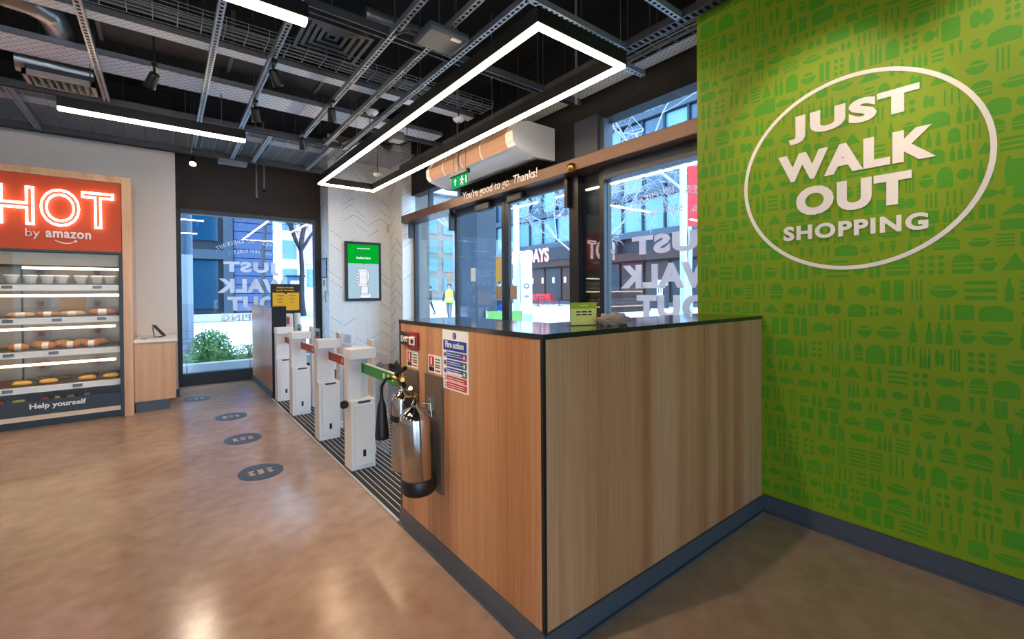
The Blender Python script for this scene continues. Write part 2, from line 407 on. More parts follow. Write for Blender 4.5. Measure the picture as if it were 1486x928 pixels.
# green wall with printed pattern and logo
XW = 3.10
wr = struct('wall_right', MB().box(XW, 3.30, -4.6, 1.74, 0, ZC), 'lime_paint', 'lime green feature wall with printed groceries and white logo', 'wall')
MB().box(3.30, 3.80, 1.30, 1.72, 0, ZC).build('return_panel', 'black_paint', wr)
def icon(kind, w, h):
    P = []
    if kind == 'bottle':
        n = random.choice((1, 2, 2, 3)); ww = min(w / n, h * .36)
        for k in range(n):
            x = w * (k + .5) / n; a = ww * .36; b = ww * .15
            P.append([(x - a, 0), (x + a, 0), (x + a, h * .55), (x + b, h * .72), (x + b, h), (x - b, h), (x - b, h * .72), (x - a, h * .55)])
    elif kind == 'bowl':
        P.append([(w * .02, h * .5)] + ell(w / 2, h * .5, w * .48, h * .38, 10, math.pi, 2 * math.pi, True)[1:-1] + [(w * .98, h * .5)])
        P.append(ell(w * .5, h * .58, w * .34, h * .16, 8, 0, math.pi, True))
    elif kind == 'tray':
        r = .12 * min(w, h); P.append([(r, 0), (w - r, 0), (w, r), (w, h - r), (w - r, h), (r, h), (0, h - r), (0, r)])
    elif kind == 'dots':
        n = max(2, int(w / .035)); m = max(1, int(h / .035))
        for i in range(n):
            for j in range(m): P.append(ell(w * (i + .5) / n, h * (j + .5) / m, w / n * .36, h / m * .36, 9))
    elif kind == 'bars':
        n = random.randint(3, 5)
        for i in range(n): P.append([(0, h * (i + .2) / n), (w, h * (i + .2) / n), (w * .96, h * (i + .72) / n), (w * .03, h * (i + .72) / n)])
    elif kind == 'carrot':
        for k in range(2):
            x = w * (.28 + .44 * k); P.append([(x, 0), (x + w * .12, h * .6), (x + w * .08, h * .7), (x + w * .1, h), (x - w * .1, h), (x - w * .08, h * .7), (x - w * .12, h * .6)])
    elif kind == 'fish':
        P.append(ell(w * .42, h * .5, w * .38, h * .26, 14)); P.append([(w * .76, h * .5), (w, h * .78), (w, h * .22)])
    elif kind == 'wedge':
        P.append([(0, h * .15), (w * .95, h * .15), (w * .5, h * .9)])
    elif kind == 'cans':
        for k in range(2): P.append([(w * (.06 + .5 * k), 0), (w * (.44 + .5 * k), 0), (w * (.44 + .5 * k), h), (w * (.06 + .5 * k), h)])
    elif kind == 'burger':
        P.append(ell(w * .5, h * .55, w * .46, h * .42, 10, 0, math.pi, True)); P.append([(w * .04, h * .36), (w * .96, h * .36), (w * .96, h * .48), (w * .04, h * .48)]); P.append([(w * .06, h * .05), (w * .94, h * .05), (w * .94, h * .28), (w * .06, h * .28)])
    elif kind == 'bread':
        P.append([(0, 0), (w, 0), (w, h * .55)] + ell(w / 2, h * .55, w / 2, h * .42, 10, 0, math.pi, True)[1:-1] + [(0, h * .55)])
    elif kind == 'fork':
        for k in range(3):
            x = w * (.2 + .3 * k); P.append([(x - .004, 0), (x + .004, 0), (x + .004, h), (x - .004, h)])
    elif kind == 'leafy':
        P.append(ell(w * .33, h * .55, w * .2, h * .4, 9)); P.append(ell(w * .68, h * .5, w * .2, h * .36, 9))
    return P
pr = MB(); kinds = ['bottle', 'bottle', 'bowl', 'tray', 'dots', 'bars', 'carrot', 'fish', 'wedge', 'cans', 'burger', 'bread', 'fork', 'leafy', 'bowl', 'bottle']
z = 0.14
while z < 3.9:
    rh = random.choice((0.06, 0.08, 0.09, 0.10, 0.13)); y = 1.72
    while y > -2.4:
        wd = random.choice((0.055, 0.07, 0.08, 0.10, 0.13))
        k = random.choice(kinds); sc = 0.84
        for poly in icon(k, wd * sc, rh * sc):
            pr.add([(XW - 0.0015, y - u - wd * .08, z + rh * .08 + v) for u, v in poly], [tuple(range(len(poly)))])
        y -= wd
    z += rh
for (y_, z_, w_, h_) in ((.22, 2.86, .26, .24), (.22, 1.93, .24, .12), (-.3, 2.4, .3, .2), (.2, .62, .2, .16), (1.28, 2.60, .07, .09)):
    pr.add([(XW - 0.002, y_, z_), (XW - 0.002, y_ - w_, z_), (XW - 0.002, y_ - w_, z_ + h_), (XW - 0.002, y_, z_ + h_)], [(0, 1, 2, 3)])
po = pr.build('grocery_print', 'leaf_print', wr); po['kind'] = 'stuff'
lw = Vector((0, -1, 0))
xl = XW - 0.004
ring = MB(); oc = ell(0.825, 2.125, 0.578, 0.557, 96); ic = ell(0.825, 2.125, 0.556, 0.535, 96)
vs = [(xl, a, b) for a, b in oc] + [(xl, a, b) for a, b in ic]
ring.add(vs, [(i, (i + 1) % 96, 96 + (i + 1) % 96, 96 + i) for i in range(96)])
ring.build('logo_ring', 'white_print', wr)
def logo(dst, rows, o_fn, ru, name, m, parent, t=0.002, bold=0.055):
    for body, a0, a1, z0, z1 in rows:
        mb = MB(); mb.text(body, o_fn(a0, z0), ru, Z3, space=1.14, w=abs(a1 - a0), h=z1 - z0, t=t, bold=bold if body != 'SHOPPING' else bold * .7)
        mb.build(name, m, parent)
rows = [('JUST', 1.13, 0.52, 2.355, 2.525), ('WALK', 1.19, 0.455, 2.125, 2.295), ('OUT', 1.09, 0.55, 1.905, 2.08), ('SHOPPING', 1.16, 0.485, 1.76, 1.85)]
logo(None, rows, lambda a, z: (xl, a, z), lw, 'logo_word', 'white_print', wr)
# white wall with the hot counter
wl = struct('wall_left', MB().box(-6.2, 0.13, 7.9, 8.95, 0, 3.47), 'white_wall', 'off-white wall behind the hot food case', 'wall')
MB().box(-6.2, 0.13, 7.96, 8.95, 3.47, ZC).build('upper_wall', 'black_paint', wl)
struct('baseboard_left', MB().box(-0.2, 0.145, 7.885, 8.7, 0, 0.11), 'skirting', 'grey skirting at the end of the white wall', 'skirting')
# back wall and window
wb_ = struct('wall_back', MB().box(0.13, 2.31, 8.78, 8.95, 2.80, ZC), 'dark_wall', 'dark painted wall above the street window', 'wall')
w1 = structroot('window_1', (1.2, 8.78, 0), 'street window beside the chevron column with mirrored white lettering', 'window')
MB().box(0.13, 0.205, 8.70, 8.86, 0.0, 2.82).build('jamb', 'black_frame', w1)
MB().box(2.19, 2.31, 8.70, 8.86, 0.0, 2.82).build('jamb', 'black_frame', w1)
MB().box(0.205, 2.19, 8.72, 8.86, 0.0, 0.19).build('sill', 'black_frame', w1)
MB().box(0.205, 2.19, 8.72, 8.86, 2.75, 2.82).build('head', 'pillar_grey', w1)
MB().box(0.205, 2.19, 8.775, 8.787, 0.19, 2.75).build('pane', 'window_glass', w1)
mx_ = Vector((-1, 0, 0))
logo(None, [('JUST', 1.60, .77, 1.78, 2.01), ('WALK', 1.72, .68, 1.48, 1.72), ('OUT', 1.56, .82, 1.18, 1.42), ('SHOPPING', 1.66, .73, 1.01, 1.115)], lambda a, z: (a, 8.773, z), mx_, 'window_lettering', 'window_film', w1, t=0.001)
def arctext(body, cy, cz, r, a0, da, hh, pt, axis, name, parent, m='window_film'):
    mb = MB()
    for i, ch in enumerate(body):
        if ch == ' ': continue
        a = a0 - da * i
        ux = Vector((0, 0, 0)) + axis * math.sin(a) + Z3 * 0
        tang = axis * math.cos(a) * 1.0 + Z3 * (-math.sin(a)); nrm = axis * math.sin(a) + Z3 * math.cos(a)
        tang = axis * math.cos(a) - Z3 * math.sin(a)
        o = Vector(pt) + nrm * r
        mb.text(ch, o - tang * hh * .3, tang, nrm, w=hh * (.18 if ch in 'I.,()' else .62), h=hh * (.2 if ch in '.,' else 1.0), t=0.001, bold=0.02)
    return mb.build(name, m, parent)
def arc(body, parent, pt, axis, r, hh, half):
    n = len(body); arctext(body, 0, 0, r, -half, -2 * half / (n - 1), hh, pt, axis, 'window_lettering', parent)
arc('NO LINES. NO CHECKOUT.', w1, (1.18, 8.773, 1.45), mx_, 0.88, 0.065, 0.62)
arc('(NO, SERIOUSLY.)', w1, (1.18, 8.773, 1.25), mx_, 0.92, 0.055, 0.36)
# chevron clad column
YC = 8.2
pil = struct('pillar', MB().box(2.31, 3.44, YC + .012, 8.95, 0, ZC), 'grout_dark', 'white chevron clad column holding the green screen', 'column')
MB().box(3.44, 3.98, 7.632, 8.95, 0, ZC).build('nib', 'grout_dark', pil)
tiles = MB(); dark = MB()
def chevrons(o, ru, nrm, width, n0, flip):
    o, ru, nrm = Vector(o), Vector(ru), Vector(nrm); hw = width / n0; ph = 0.05; rise = hw * 0.62
    for k in range(n0):
        up_ = ((k + flip) % 2 == 0)
        for j in range(int(ZC / ph) + 4):
            z0 = 0.10 + j * ph - (0 if not up_ else 0); a, b = (z0, z0 + rise) if up_ else (z0 + rise, z0)
            a -= rise; b -= rise
            g = 0.0015
            quad = [(k * hw + g * .5, a + g), ((k + 1) * hw - g * .5, b + g), ((k + 1) * hw - g * .5, b + ph - g), (k * hw + g * .5, a + ph - g)]
            if min(a, b) < -0.02 or max(a, b) + ph > ZC: continue
            tiles.prism(quad, o, ru, Z3, nrm * 0.012)
            if random.random() < 0.16:
                g2 = .0035
                dark.prism([(k * hw + .02, a + (b - a) * .08 - g2), ((k + 1) * hw - .01, b - g2), ((k + 1) * hw - .01, b + g2), (k * hw + .02, a + (b - a) * .08 + g2)], o, ru, Z3, nrm * 0.0128)
chevrons((2.30, YC + .012, 0), X3, (0, -1, 0), 1.14, 5, 1)
chevrons((2.31, 8.70, 0), (0, -1, 0), (-1, 0, 0), 0.50, 2, 0)
chevrons((3.44, YC, 0), (0, -1, 0), (-1, 0, 0), 0.56, 2, 0)
chevrons((3.43, 7.632, 0), X3, (0, -1, 0), 0.26, 1, 0)
to = tiles.build('chevron_board', 'tile_white', pil); to['kind'] = 'stuff'
do = dark.build('board_joint', 'grout_dark', pil); do['kind'] = 'stuff'
struct('baseboard_back', MB().box(2.285, 3.43, 8.165, 8.19, 0, 0.10).box(3.405, 3.43, 7.60, 8.19, 0, 0.10).box(2.285, 2.297, 8.165, 8.7, 0, 0.10), 'skirting', 'grey skirting round the chevron column', 'skirting')
# shopfront: header, bulkhead, panes, doors
XG = 3.62
wf = struct('wall_front', MB().box(XG, 3.80, 1.72, 7.64, 3.25, ZC), 'black_paint', 'black bulkhead above the glazed entrance', 'wall')
MB().box(XG, 3.80, 3.42, 5.92, 2.86, 3.25).build('infill_panel', 'black_paint', wf)
MB().box(3.56, 3.80, 3.09, 3.42, 2.86, 3.30).build('post', 'pillar_grey', wf)
tr = MB().box(3.40, 3.70, 1.735, 7.60, 2.725, 2.855, c=0.006)
hd = struct('trim_1', tr, 'bronze_frame', 'bronze door header lettered with a thank you message', 'header')
MB().text("You're good to go. Thanks!", (3.398, 5.47, 2.752), lw, Z3, w=1.62, t=0.001, bold=0.012, shear=0.12).build('header_lettering', 'white_print', hd)
MB().lathe((3.40, 3.30, 2.76), [(0.0, .055), (.03, .05), (.045, .03), (.05, 0.0)], 16, axis=(-1, 0, 0)).build('motion_sensor', 'brass', hd)
w2 = structroot('window_2', (XG, 2.4, 0), 'tall shop window beside the green wall with mirrored lettering', 'window')
MB().box(3.56, 3.70, 1.735, 3.02, 2.60, 2.725).build('top_rail', 'pillar_grey', w2)
MB().box(3.57, 3.69, 3.02, 3.08, 0.0, 2.725).build('jamb', 'black_frame', w2)
MB().box(XG, XG + .012, 3.08, 3.37, 0.0, 2.725).build('pane', 'window_glass', w2)
MB().box(3.57, 3.69, 1.735, 3.02, 0.0, 0.12).build('sill', 'black_frame', w2)
MB().box(XG, XG + .012, 1.735, 3.02, 0.12, 2.60).build('pane', 'window_glass', w2)
logo(None, [('JUST', 1.87, 2.71, 1.755, 1.985), ('WALK', 1.80, 2.85, 1.48, 1.71), ('OUT', 1.90, 2.66, 1.19, 1.42), ('SHOPPING', 1.83, 2.76, 1.02, 1.12)], lambda a, z: (XG - .002, a, z), Vector((0, 1, 0)), 'window_lettering', 'window_film', w2, t=0.001)
arc('NO LINES. NO CHECKOUT.', w2, (XG - .003, 2.30, 1.45), Vector((0, 1, 0)), 0.88, 0.065, 0.62)
arc('(NO, SERIOUSLY.)', w2, (XG - .003, 2.30, 1.25), Vector((0, 1, 0)), 0.92, 0.055, 0.36)
w3 = structroot('window_3', (XG, 2.4, 2.86), 'transom window above the header by the green wall', 'window')
MB().box(XG, XG + .012, 1.735, 3.09, 2.86, 3.25).build('pane', 'window_glass', w3)
MB().box(XG - .03, XG + .05, 3.03, 3.09, 2.86, 3.25).build('jamb', 'pillar_grey', w3)
w4 = structroot('window_4', (XG, 6.7, 2.86), 'transom window above the header beside the column', 'window')
MB().box(XG, XG + .012, 5.92, 7.60, 2.86, 3.25).build('pane', 'window_glass', w4)
MB().box(XG - .03, XG + .05, 6.86, 6.92, 2.86, 3.25).build('mullion', 'pillar_grey', w4)
w5 = structroot('window_5', (XG, 6.8, 0), 'fixed glass side panel of the entrance next to the column', 'window')
MB().box(XG + .05, XG + .062, 6.10, 7.60, 0.08, 2.725).build('pane', 'window_glass', w5)
MB().box(XG + .02, XG + .09, 7.53, 7.60, 0, 2.725).build('jamb', 'black_frame', w5)
MB().box(XG + .02, XG + .09, 6.06, 6.12, 0, 2.725).build('jamb', 'black_frame', w5)
MB().box(XG + .02, XG + .09, 6.12, 7.53, 0, .08).build('sill', 'black_frame', w5)
# dark jamb panel between doors and window
struct('trim_2', MB().box(3.66, 3.74, 3.10, 3.37, 0, 2.725).box(3.56, 3.70, 3.37, 3.46, 0, 2.725), 'black_frame', 'dark metal jamb between sliding doors and shop window', 'jamb')
def leaf(name, y0, y1, label):
    d = structroot(name, (XG, (y0 + y1) / 2, 0), label, 'door'); x0, x1 = XG - .02, XG + .03
    MB().box(x0, x1, y0, y0 + .075, 0.01, 2.72).build('stile', 'black_frame', d); MB().box(x0, x1, y1 - .075, y1, 0.01, 2.72).build('stile', 'black_frame', d)
    MB().box(x0, x1, y0 + .075, y1 - .075, 0.01, .13).build('bottom_rail', 'black_frame', d); MB().box(x0, x1, y0 + .075, y1 - .075, 2.64, 2.72).build('top_rail', 'pillar_grey', d)
    MB().box(XG, XG + .01, y0 + .075, y1 - .075, .13, 2.64).build('pane', 'window_glass', d)
    return d
d1 = leaf('door_1', 4.745, 6.06, 'sliding glass door leaf on the column side'); d2 = leaf('door_2', 3.47, 4.740, 'sliding glass door leaf on the green wall side')
def plate(o, ru, uu, w, h, m, name, parent, t=0.002, c=None):
    o, ru, uu = map(Vector, (o, ru, uu)); n = ru.cross(uu); return MB().obox(o, ru * w, uu * h, n * t).build(name, m, parent)
plate((XG - .001, 5.62, 1.62), lw, Z3, .13, .20, 'paper_film', 'notice', d1); plate((XG - .001, 4.98, 1.60), lw, Z3, .16, .34, 'paper_yellow', 'notice', d1)
plate((XG - .001, 4.98, 1.36), lw, Z3, .16, .18, 'paper_tan', 'notice', d1)
plate((XG - .001, 4.66, 1.36), lw, Z3, .14, .18, 'paper_tan', 'notice', d2)
plate((XG + .048, 6.42, 1.62), lw, Z3, .22, .16, 'paper_film', 'notice', w5)
for (yy, z0, z1) in ((6.04, 2.42, 2.70), (3.50, 2.38, 2.70), (7.50, 2.45, 2.70)):
    tag(MB().box(3.50, 3.58, yy - .025, yy + .025, z0, z1, c=.004).box(3.51, 3.57, yy - .012, yy + .012, z1, 2.73).build('door_guard', 'black_plastic'),
        {6.04: 'black door sensor under the header beside glass side panel', 3.50: 'black door sensor under the header beside dark jamb', 7.50: 'black door sensor under the header against chevron column'}[yy], 'sensor')
for (y0, y1, lb) in ((4.98, 5.34, 'black motion sensor box over column side door'), (4.28, 4.58, 'black motion sensor box over green wall side door')):
    tag(MB().box(3.50, 3.60, y0, y1, 2.60, 2.72, c=.02).build('door_sensor_box', 'black_plastic'), lb, 'sensor')
# unseen side of the shop: walls and a second glazed front behind the camera
struct('wall_side', MB().box(-6.4, -6.2, -4.8, 9.0, 0, ZC), 'white_wall', 'pale far side wall of the shop', 'wall')
wr2 = struct('wall_rear', MB().box(-6.2, 3.3, -4.8, -4.6, 3.1, ZC).box(-6.2, -5.2, -4.8, -4.6, 0, 3.1).box(-1.2, -0.9, -4.8, -4.6, 0, 3.1).box(0.9, 3.3, -4.8, -4.6, 0, 3.1), 'black_paint', 'rear shopfront wall with two tall street windows', 'wall')
struct('baseboard_right', MB().box(3.083, 3.10, -4.6, 1.28, 0.012, 0.11).box(3.07, 3.10, -4.6, 1.28, 0, 0.014), 'skirting', 'grey vinyl skirting along the green wall', 'skirting')
# entrance matting
mt = thing('entrance_mat', (1.16, 2.66, 0), 'dark ribbed entrance matting with pale metal strips under the gates', 'mat')
MB().box(1.16, 3.40, 2.66, 8.15, 0, 0.004).build('backing', 'mat_dark', mt)
MB().box(1.145, 1.162, 2.62, 6.88, 0, 0.008).build('edge_trim', 'mat_light', mt)
rib = MB().box(1.166, 1.196, 2.67, 8.14, 0.004, 0.0105).build('rib', 'mat_dark', mt)
stp = MB().box(1.197, 1.2045, 2.67, 8.14, 0.004, 0.009).build('strip', 'mat_light', mt)
for k in range(1, 55):
    for o in (rib, stp):
        c = o.copy(); C.objects.link(c); c.parent = mt; c.location = (0.0405 * k, 0, 0)
# ------------------------------------------------------------------ wood counter (L shape)
CT = 1.285; XA = 1.165; YA = 1.295
ct = thing('wood_counter', (XA, YA, 0), 'L-shaped oak counter with black top and corner trim beside the green wall', 'counter')
MB().box(XA + .012, XW, YA + .012, YA + .45, 0.10, CT - .03).box(XA + .012, XA + .45, YA + .45, 2.635, 0.10, CT - .03).build('carcass', 'black_paint', ct)
MB().box(XA, XA + .012, YA + .012, 2.625, 0.085, CT - .022).build('panel', 'oak', ct)
MB().box(XA + .014, 2.378, YA, YA + .012, 0.085, CT - .022).build('panel', 'oak', ct)
MB().box(2.381, XW, YA, YA + .012, 0.085, CT - .022).build('panel', 'oak', ct)
MB().box(XA - .003, XA + .012, YA - .003, YA + .012, 0.06, CT - .02).build('corner_trim', 'black_frame', ct)
MB().box(XA - .002, XA + .02, 2.625, 2.645, 0.0, CT - .02).build('edge_trim', 'black_frame', ct)
MB().box(XA - .004, XW, YA - .004, YA + .46, CT - .022, CT).box(XA - .004, XA + .46, YA + .46, 2.648, CT - .022, CT).build('countertop', 'dark_laminate', ct)
sk = MB().box(XA - .012, XA + .02, YA - .012, 2.645, 0.012, .10).box(XA + .02, XW - .017, YA - .012, YA + .02, .012, .10).box(XA - .026, XA + .02, YA - .026, 2.645, 0, .013).box(XA + .02, XW - .03, YA - .026, YA + .02, 0, .013)
sk.build('skirting', 'skirting', ct)
# things fixed to the short side of the counter (plane X = XA, facing -X: right is -Y)
def onp(y, z): return (XA - .001, y, z)
def sheet(par, y0, y1, z0, z1, m, name, t=.002, off=0.0):
    return MB().obox((XA - .0005 - off, y0, z0), (0, y1 - y0, 0), (0, 0, z1 - z0), (-t, 0, 0)).build(name, m, par)
fa = thing('fire_action_notice', (XA, 1.96, .95), 'white fire action notice with blue and red instruction boxes on the counter', 'sign')
sheet(fa, 2.09, 1.835, .948, 1.258, 'sign_white', 'plate')
sheet(fa, 2.078, 1.85, 1.152, 1.205, 'sign_blue', 'panel', .0012, .0022)
MB().text('Fire action', (XA - .0035, 2.055, 1.166), lw, Z3, w=.18, h=.034, t=.0006, bold=.03).build('heading', 'sign_white', fa)
def disc(par, y, z, r, m, name, off, t=.0012): return MB().prism([(a, b) for a, b in ell(0, 0, r, r, 20)], (XA - off, y, z), lw, Z3, (-t, 0, 0)).build(name, m, par)
disc(fa, 1.966, 1.230, .018, 'sign_blue', 'symbol', .0025)
MB().text('!', (XA - .004, 1.970, 1.218), lw, Z3, h=.024, t=.0006, bold=.02).build('mark', 'sign_white', fa)
zr = [(1.110, 1.145), (1.068, 1.103), (1.026, 1.061), (.994, 1.020), (.957, .988)]
for i, (a, b) in enumerate(zr):
    m = 'sign_blue' if i < 3 else 'sign_red'
    sheet(fa, 2.045, 1.850, a, b, m, 'panel', .0012, .0022)
    disc(fa, 2.065, (a + b) / 2, .0125, m if i < 3 else 'sign_red', 'symbol', .0025)
    if i >= 3: disc(fa, 2.065, (a + b) / 2, .009, 'sign_white', 'symbol', .0032)
    else:
        MB().text('!', (XA - .004, 2.068, (a + b) / 2 - .008), lw, Z3, h=.016, t=.0006, bold=.02).build('mark', 'sign_white', fa)
        sheet(fa, 1.886, 1.853, a + .003, b - .003, 'sign_red' if i == 0 else 'sign_green', 'pictogram', .0008, .0036)
        sheet(fa, 1.876, 1.863, a + .009, b - .009, 'sign_white', 'pictogram', .0006, .0045)
    for q in range(2):
        sheet(fa, 2.036, 1.905 - .02 * q if i < 3 else 1.87, b - .012 - .011 * q, b - .0085 - .011 * q, 'sign_white', 'text_line', .0005, .0036)
sheet(fa, 2.036, 1.892, 1.028, 1.043, 'sign_white', 'text_line', .0006, .0044)
def idsign(y0, y1, z0, z1, label):
    t = thing('extinguisher_sign', (XA, (y0 + y1) / 2, z0), label, 'sign'); sheet(t, y0, y1, z0, z1, 'sign_white', 'plate')
    w = y0 - y1; h = z1 - z0
    sheet(t, y0 - .08 * w, y0 - .46 * w, z0 + .36 * h, z1 - .08 * h, 'sign_red', 'panel', .001, .0022); sheet(t, y0 - .08 * w, y0 - .46 * w, z0 + .08 * h, z0 + .32 * h, 'black_plastic', 'panel', .001, .0022)
    MB().prism([(0, 0), (.016, 0), (.016, .035), (.008, .045), (0, .035)], (XA - .0035, y0 - .2 * w, z0 + .45 * h), lw, Z3, (-.0006, 0, 0)).build('pictogram', 'sign_white', t)
    for k in range(3): sheet(t, y0 - .54 * w, y0 - .92 * w, z1 - h * (.16 + .16 * k) - .008, z1 - h * (.16 + .16 * k), 'sign_green', 'text_line', .0006, .0022)
    for k in range(2): sheet(t, y0 - .54 * w, y0 - .92 * w, z0 + h * (.12 + .2 * k), z0 + h * (.12 + .2 * k) + .008, 'sign_red', 'text_line', .0006, .0022)
idsign(2.535, 2.385, 1.005, 1.105, 'extinguisher identification card under the red call point'); idsign(2.255, 2.105, 1.01, 1.108, 'extinguisher identification card beside the fire action notice')
cp = thing('fire_call_point', (XA, 2.45, 1.1), 'red fire alarm call point with clear cover over black exit plate', 'alarm')
sheet(cp, 2.605, 2.45, 1.135, 1.215, 'black_plastic', 'exit_plate', .012)
MB().text('EXIT', (XA - .0135, 2.592, 1.155), lw, Z3, w=.10, h=.035, t=.0008, bold=.015).build('exit_lettering', 'sign_white', cp)
MB().box(XA - .022, XA, 2.365, 2.485, 1.118, 1.222, c=.006).build('housing', 'call_red', cp)
MB().box(XA - .025, XA - .022, 2.385, 2.455, 1.145, 1.190).build('break_plate', 'sign_white', cp); MB().box(XA - .027, XA - .025, 2.40, 2.43, 1.155, 1.178).build('target', 'black_plastic', cp)
MB().box(XA - .04, XA - .036, 2.35, 2.495, 1.105, 1.228).build('cover', 'case_glass', cp)
def bboard(y0, y1, z0, z1, label):
    t = thing('extinguisher_board', (XA, (y0 + y1) / 2, z0), label, 'board')
    MB().box(XA - .016, XA - .001, y1, y0, z0, z1, c=.003).build('backplate', 'backboard', t)
    MB().box(XA - .034, XA - .016, (y0 + y1) / 2 - .02, (y0 + y1) / 2 + .02, z1 - .19, z1 - .12).tube([(XA - .02, (y0 + y1) / 2, z1 - .14), (XA - .05, (y0 + y1) / 2, z1 - .14), (XA - .052, (y0 + y1) / 2, z1 - .11)], .005).build('hook', 'steel', t)
bboard(2.275, 2.085, .37, 1.0, 'brown mounting board behind the nearer steel fire extinguisher'); bboard(2.56, 2.375, .40, 0.995, 'brown mounting board behind the extinguisher with black horn')
def cyl_body(r, h): return [(0, 0), (r * .9, 0), (r, .012), (r, h - r * .75), (r * .92, h - r * .42), (r * .66, h - r * .14), (r * .34, h), (.022, h + .012), (.022, h + .03)]
# nearer extinguisher, hangs with its foot towards the board
e1 = thing('fire_extinguisher', (1.05, 2.155, .40), 'polished steel fire extinguisher with black foot, nearest on counter', 'extinguisher', 'extinguishers on the counter side')
r = .085
ex_, ey_, ez_ = 1.05, 2.155, .40
MB().lathe((ex_, ey_, ez_ + .07), cyl_body(r, .375), 32).build('cylinder', 'chrome', e1)
MB().lathe((ex_, ey_, ez_), [(0, 0), (r * .96, 0), (r + .004, .012), (r + .004, .075), (r, .08)], 32).build('foot', 'black_plastic', e1)
ev = ez_ + .44
MB().cyl((ex_, ey_, ev), (ex_, ey_, ev + .075), .02).cyl((ex_, ey_, ev + .05), (ex_ - .045, ey_ + .025, ev + .065), .010).build('valve', 'brass', e1)
MB().tube([(ex_, ey_, ev + .07), (ex_ - .02, ey_ - .03, ev + .095), (ex_ - .045, ey_ - .06, ev + .125)], [.008, .012, .009]).tube([(ex_, ey_, ev + .05), (ex_ - .02, ey_ - .03, ev + .055), (ex_ - .04, ey_ - .055, ev + .03)], [.008, .011, .008]).build('lever', 'chrome', e1)
MB().cyl((ex_ - .01, ey_ - .01, ev + .04), (ex_ - .05, ey_ - .02, ev + .045), .027, .027, 16).build('gauge', 'black_plastic', e1)
MB().tube([(ex_ + .03, ey_ - .02, ev + .03), (ex_ + .07, ey_ - .045, ev + .02), (ex_ + .072, ey_ - .05, ev - .05)], .003).build('pin_chain', 'chrome', e1)
e1.rotation_euler = (R(-1), R(-2.2), 0)
# further CO2 extinguisher with horn
ex_, ey_, ez_ = 1.085, 2.44, .42
e2 = thing('fire_extinguisher', (ex_, ey_, ez_), 'slim steel fire extinguisher with black discharge horn, behind the other', 'extinguisher', 'extinguishers on the counter side')
r = .062
MB().lathe((ex_, ey_, ez_), cyl_body(r, .46), 28).build('cylinder', 'chrome', e2)
MB().lathe((ex_, ey_, ez_ + .08), [(r + .001, 0), (r + .001, .19)], 28).build('label_band', 'steel', e2)
MB().lathe((ex_, ey_, ez_ + .29), [(r + .002, 0), (r + .004, .004), (r + .004, .03), (r + .002, .034)], 28).build('strap', 'black_plastic', e2)
ev = ez_ + .48
MB().cyl((ex_, ey_, ev - .01), (ex_, ey_, ev + .06), .022).cyl((ex_, ey_, ev + .04), (ex_ - .03, ey_ + .05, ev + .055), .014).cyl((ex_, ey_, ev + .045), (ex_ - .03, ey_ - .08, ev + .06), .013).build('valve', 'brass', e2)
MB().prism([(0, 0), (.12, .055), (.13, .075), (.0, .02)], (ex_, ey_ + .05, ev + .06), lw, Z3, (-.022, 0, 0)).prism([(0, 0), (.11, -.04), (.11, -.06), (0, -.016)], (ex_, ey_ + .05, ev + .07), lw, Z3, (-.022, 0, 0)).build('lever', 'black_plastic', e2)
MB().tube([(ex_ - .02, ey_ + .05, ev + .05), (ex_ - .06, ey_ + .085, ev + .045), (ex_ - .08, ey_ + .105, ev + .0), (ex_ - .08, ey_ + .105, ev - .07)], .010).build('hose', 'black_plastic', e2)
MB().lathe((1.005, 2.545, .590), [(0, 0), (.040, 0), (.041, .02), (.033, .11), (.024, .20), (.013, .23), (.010, .245)], 20).build('horn', 'black_plastic', e2)
# things on the countertop
cd = thing('counter_card', (1.62, 1.50, CT), 'yellow green notice card leaning in a clear stand on the counter', 'sign')
MB().obox((1.555, 1.525, CT + .004), (.135, -.045, 0), (.022, .02, .108), (.0012, .0036, 0)).build('card', 'cream_card', cd)
nrm = Vector((.135, -.045, 0)).cross(Vector((.022, .02, .108))).normalized()
def cardpt(u, v, k=.0012): return Vector((1.555, 1.525, CT + .004)) + Vector((.135, -.045, 0)) * u + Vector((.022, .02, .108)) * v + nrm * k
def cardq(u0, u1, v0, v1, m, name, k=.0012): return MB().add([cardpt(u0, v0, k), cardpt(u1, v0, k), cardpt(u1, v1, k), cardpt(u0, v1, k)], [(0, 1, 2, 3)]).build(name, m, cd)
cardq(0, 1, .72, 1, 'olive_card', 'heading'); cardq(.36, .64, .84, .88, 'cream_card', 'text_line', .0024)
for v in (.55, .42):
    for a, b in ((.2, .36), (.4, .62), (.66, .8)): cardq(a, b, v, v + .06, 'table_dark', 'text_line', .0024)
MB().obox((1.54, 1.545, CT), (.15, -.05, 0), (.025, .075, 0), (0, 0, .004)).build('stand', 'acrylic', cd)
pb = MB(); rnd = random.Random(3)
bm = bmesh.new(); bmesh.ops.create_icosphere(bm, subdivisions=4, radius=1.0)
for v in bm.verts:
    q = v.co.copy(); n = math.sin(q.x * 9 + 1) * math.cos(q.y * 7) * .12 + math.sin(q.z * 13 + q.x * 5) * .09 + rnd.uniform(-.03, .03)
    w = 1.0 if q.x > -.62 else .55
    v.co = Vector((1.755 + q.x * .115 * (1 + n), 1.43 + q.y * .055 * (1 + n) * w, CT + max(0, .026 + q.z * .032 * (1 + n * 1.6) * w)))
bm.verts.index_update()
pb.add([v.co.copy() for v in bm.verts], [tuple(v.index for v in f.verts) for f in bm.faces]); bm.free()
tag(pb.build('paper_bag', 'paper_brown'), 'crumpled brown paper bag lying on the black countertop', 'bag')
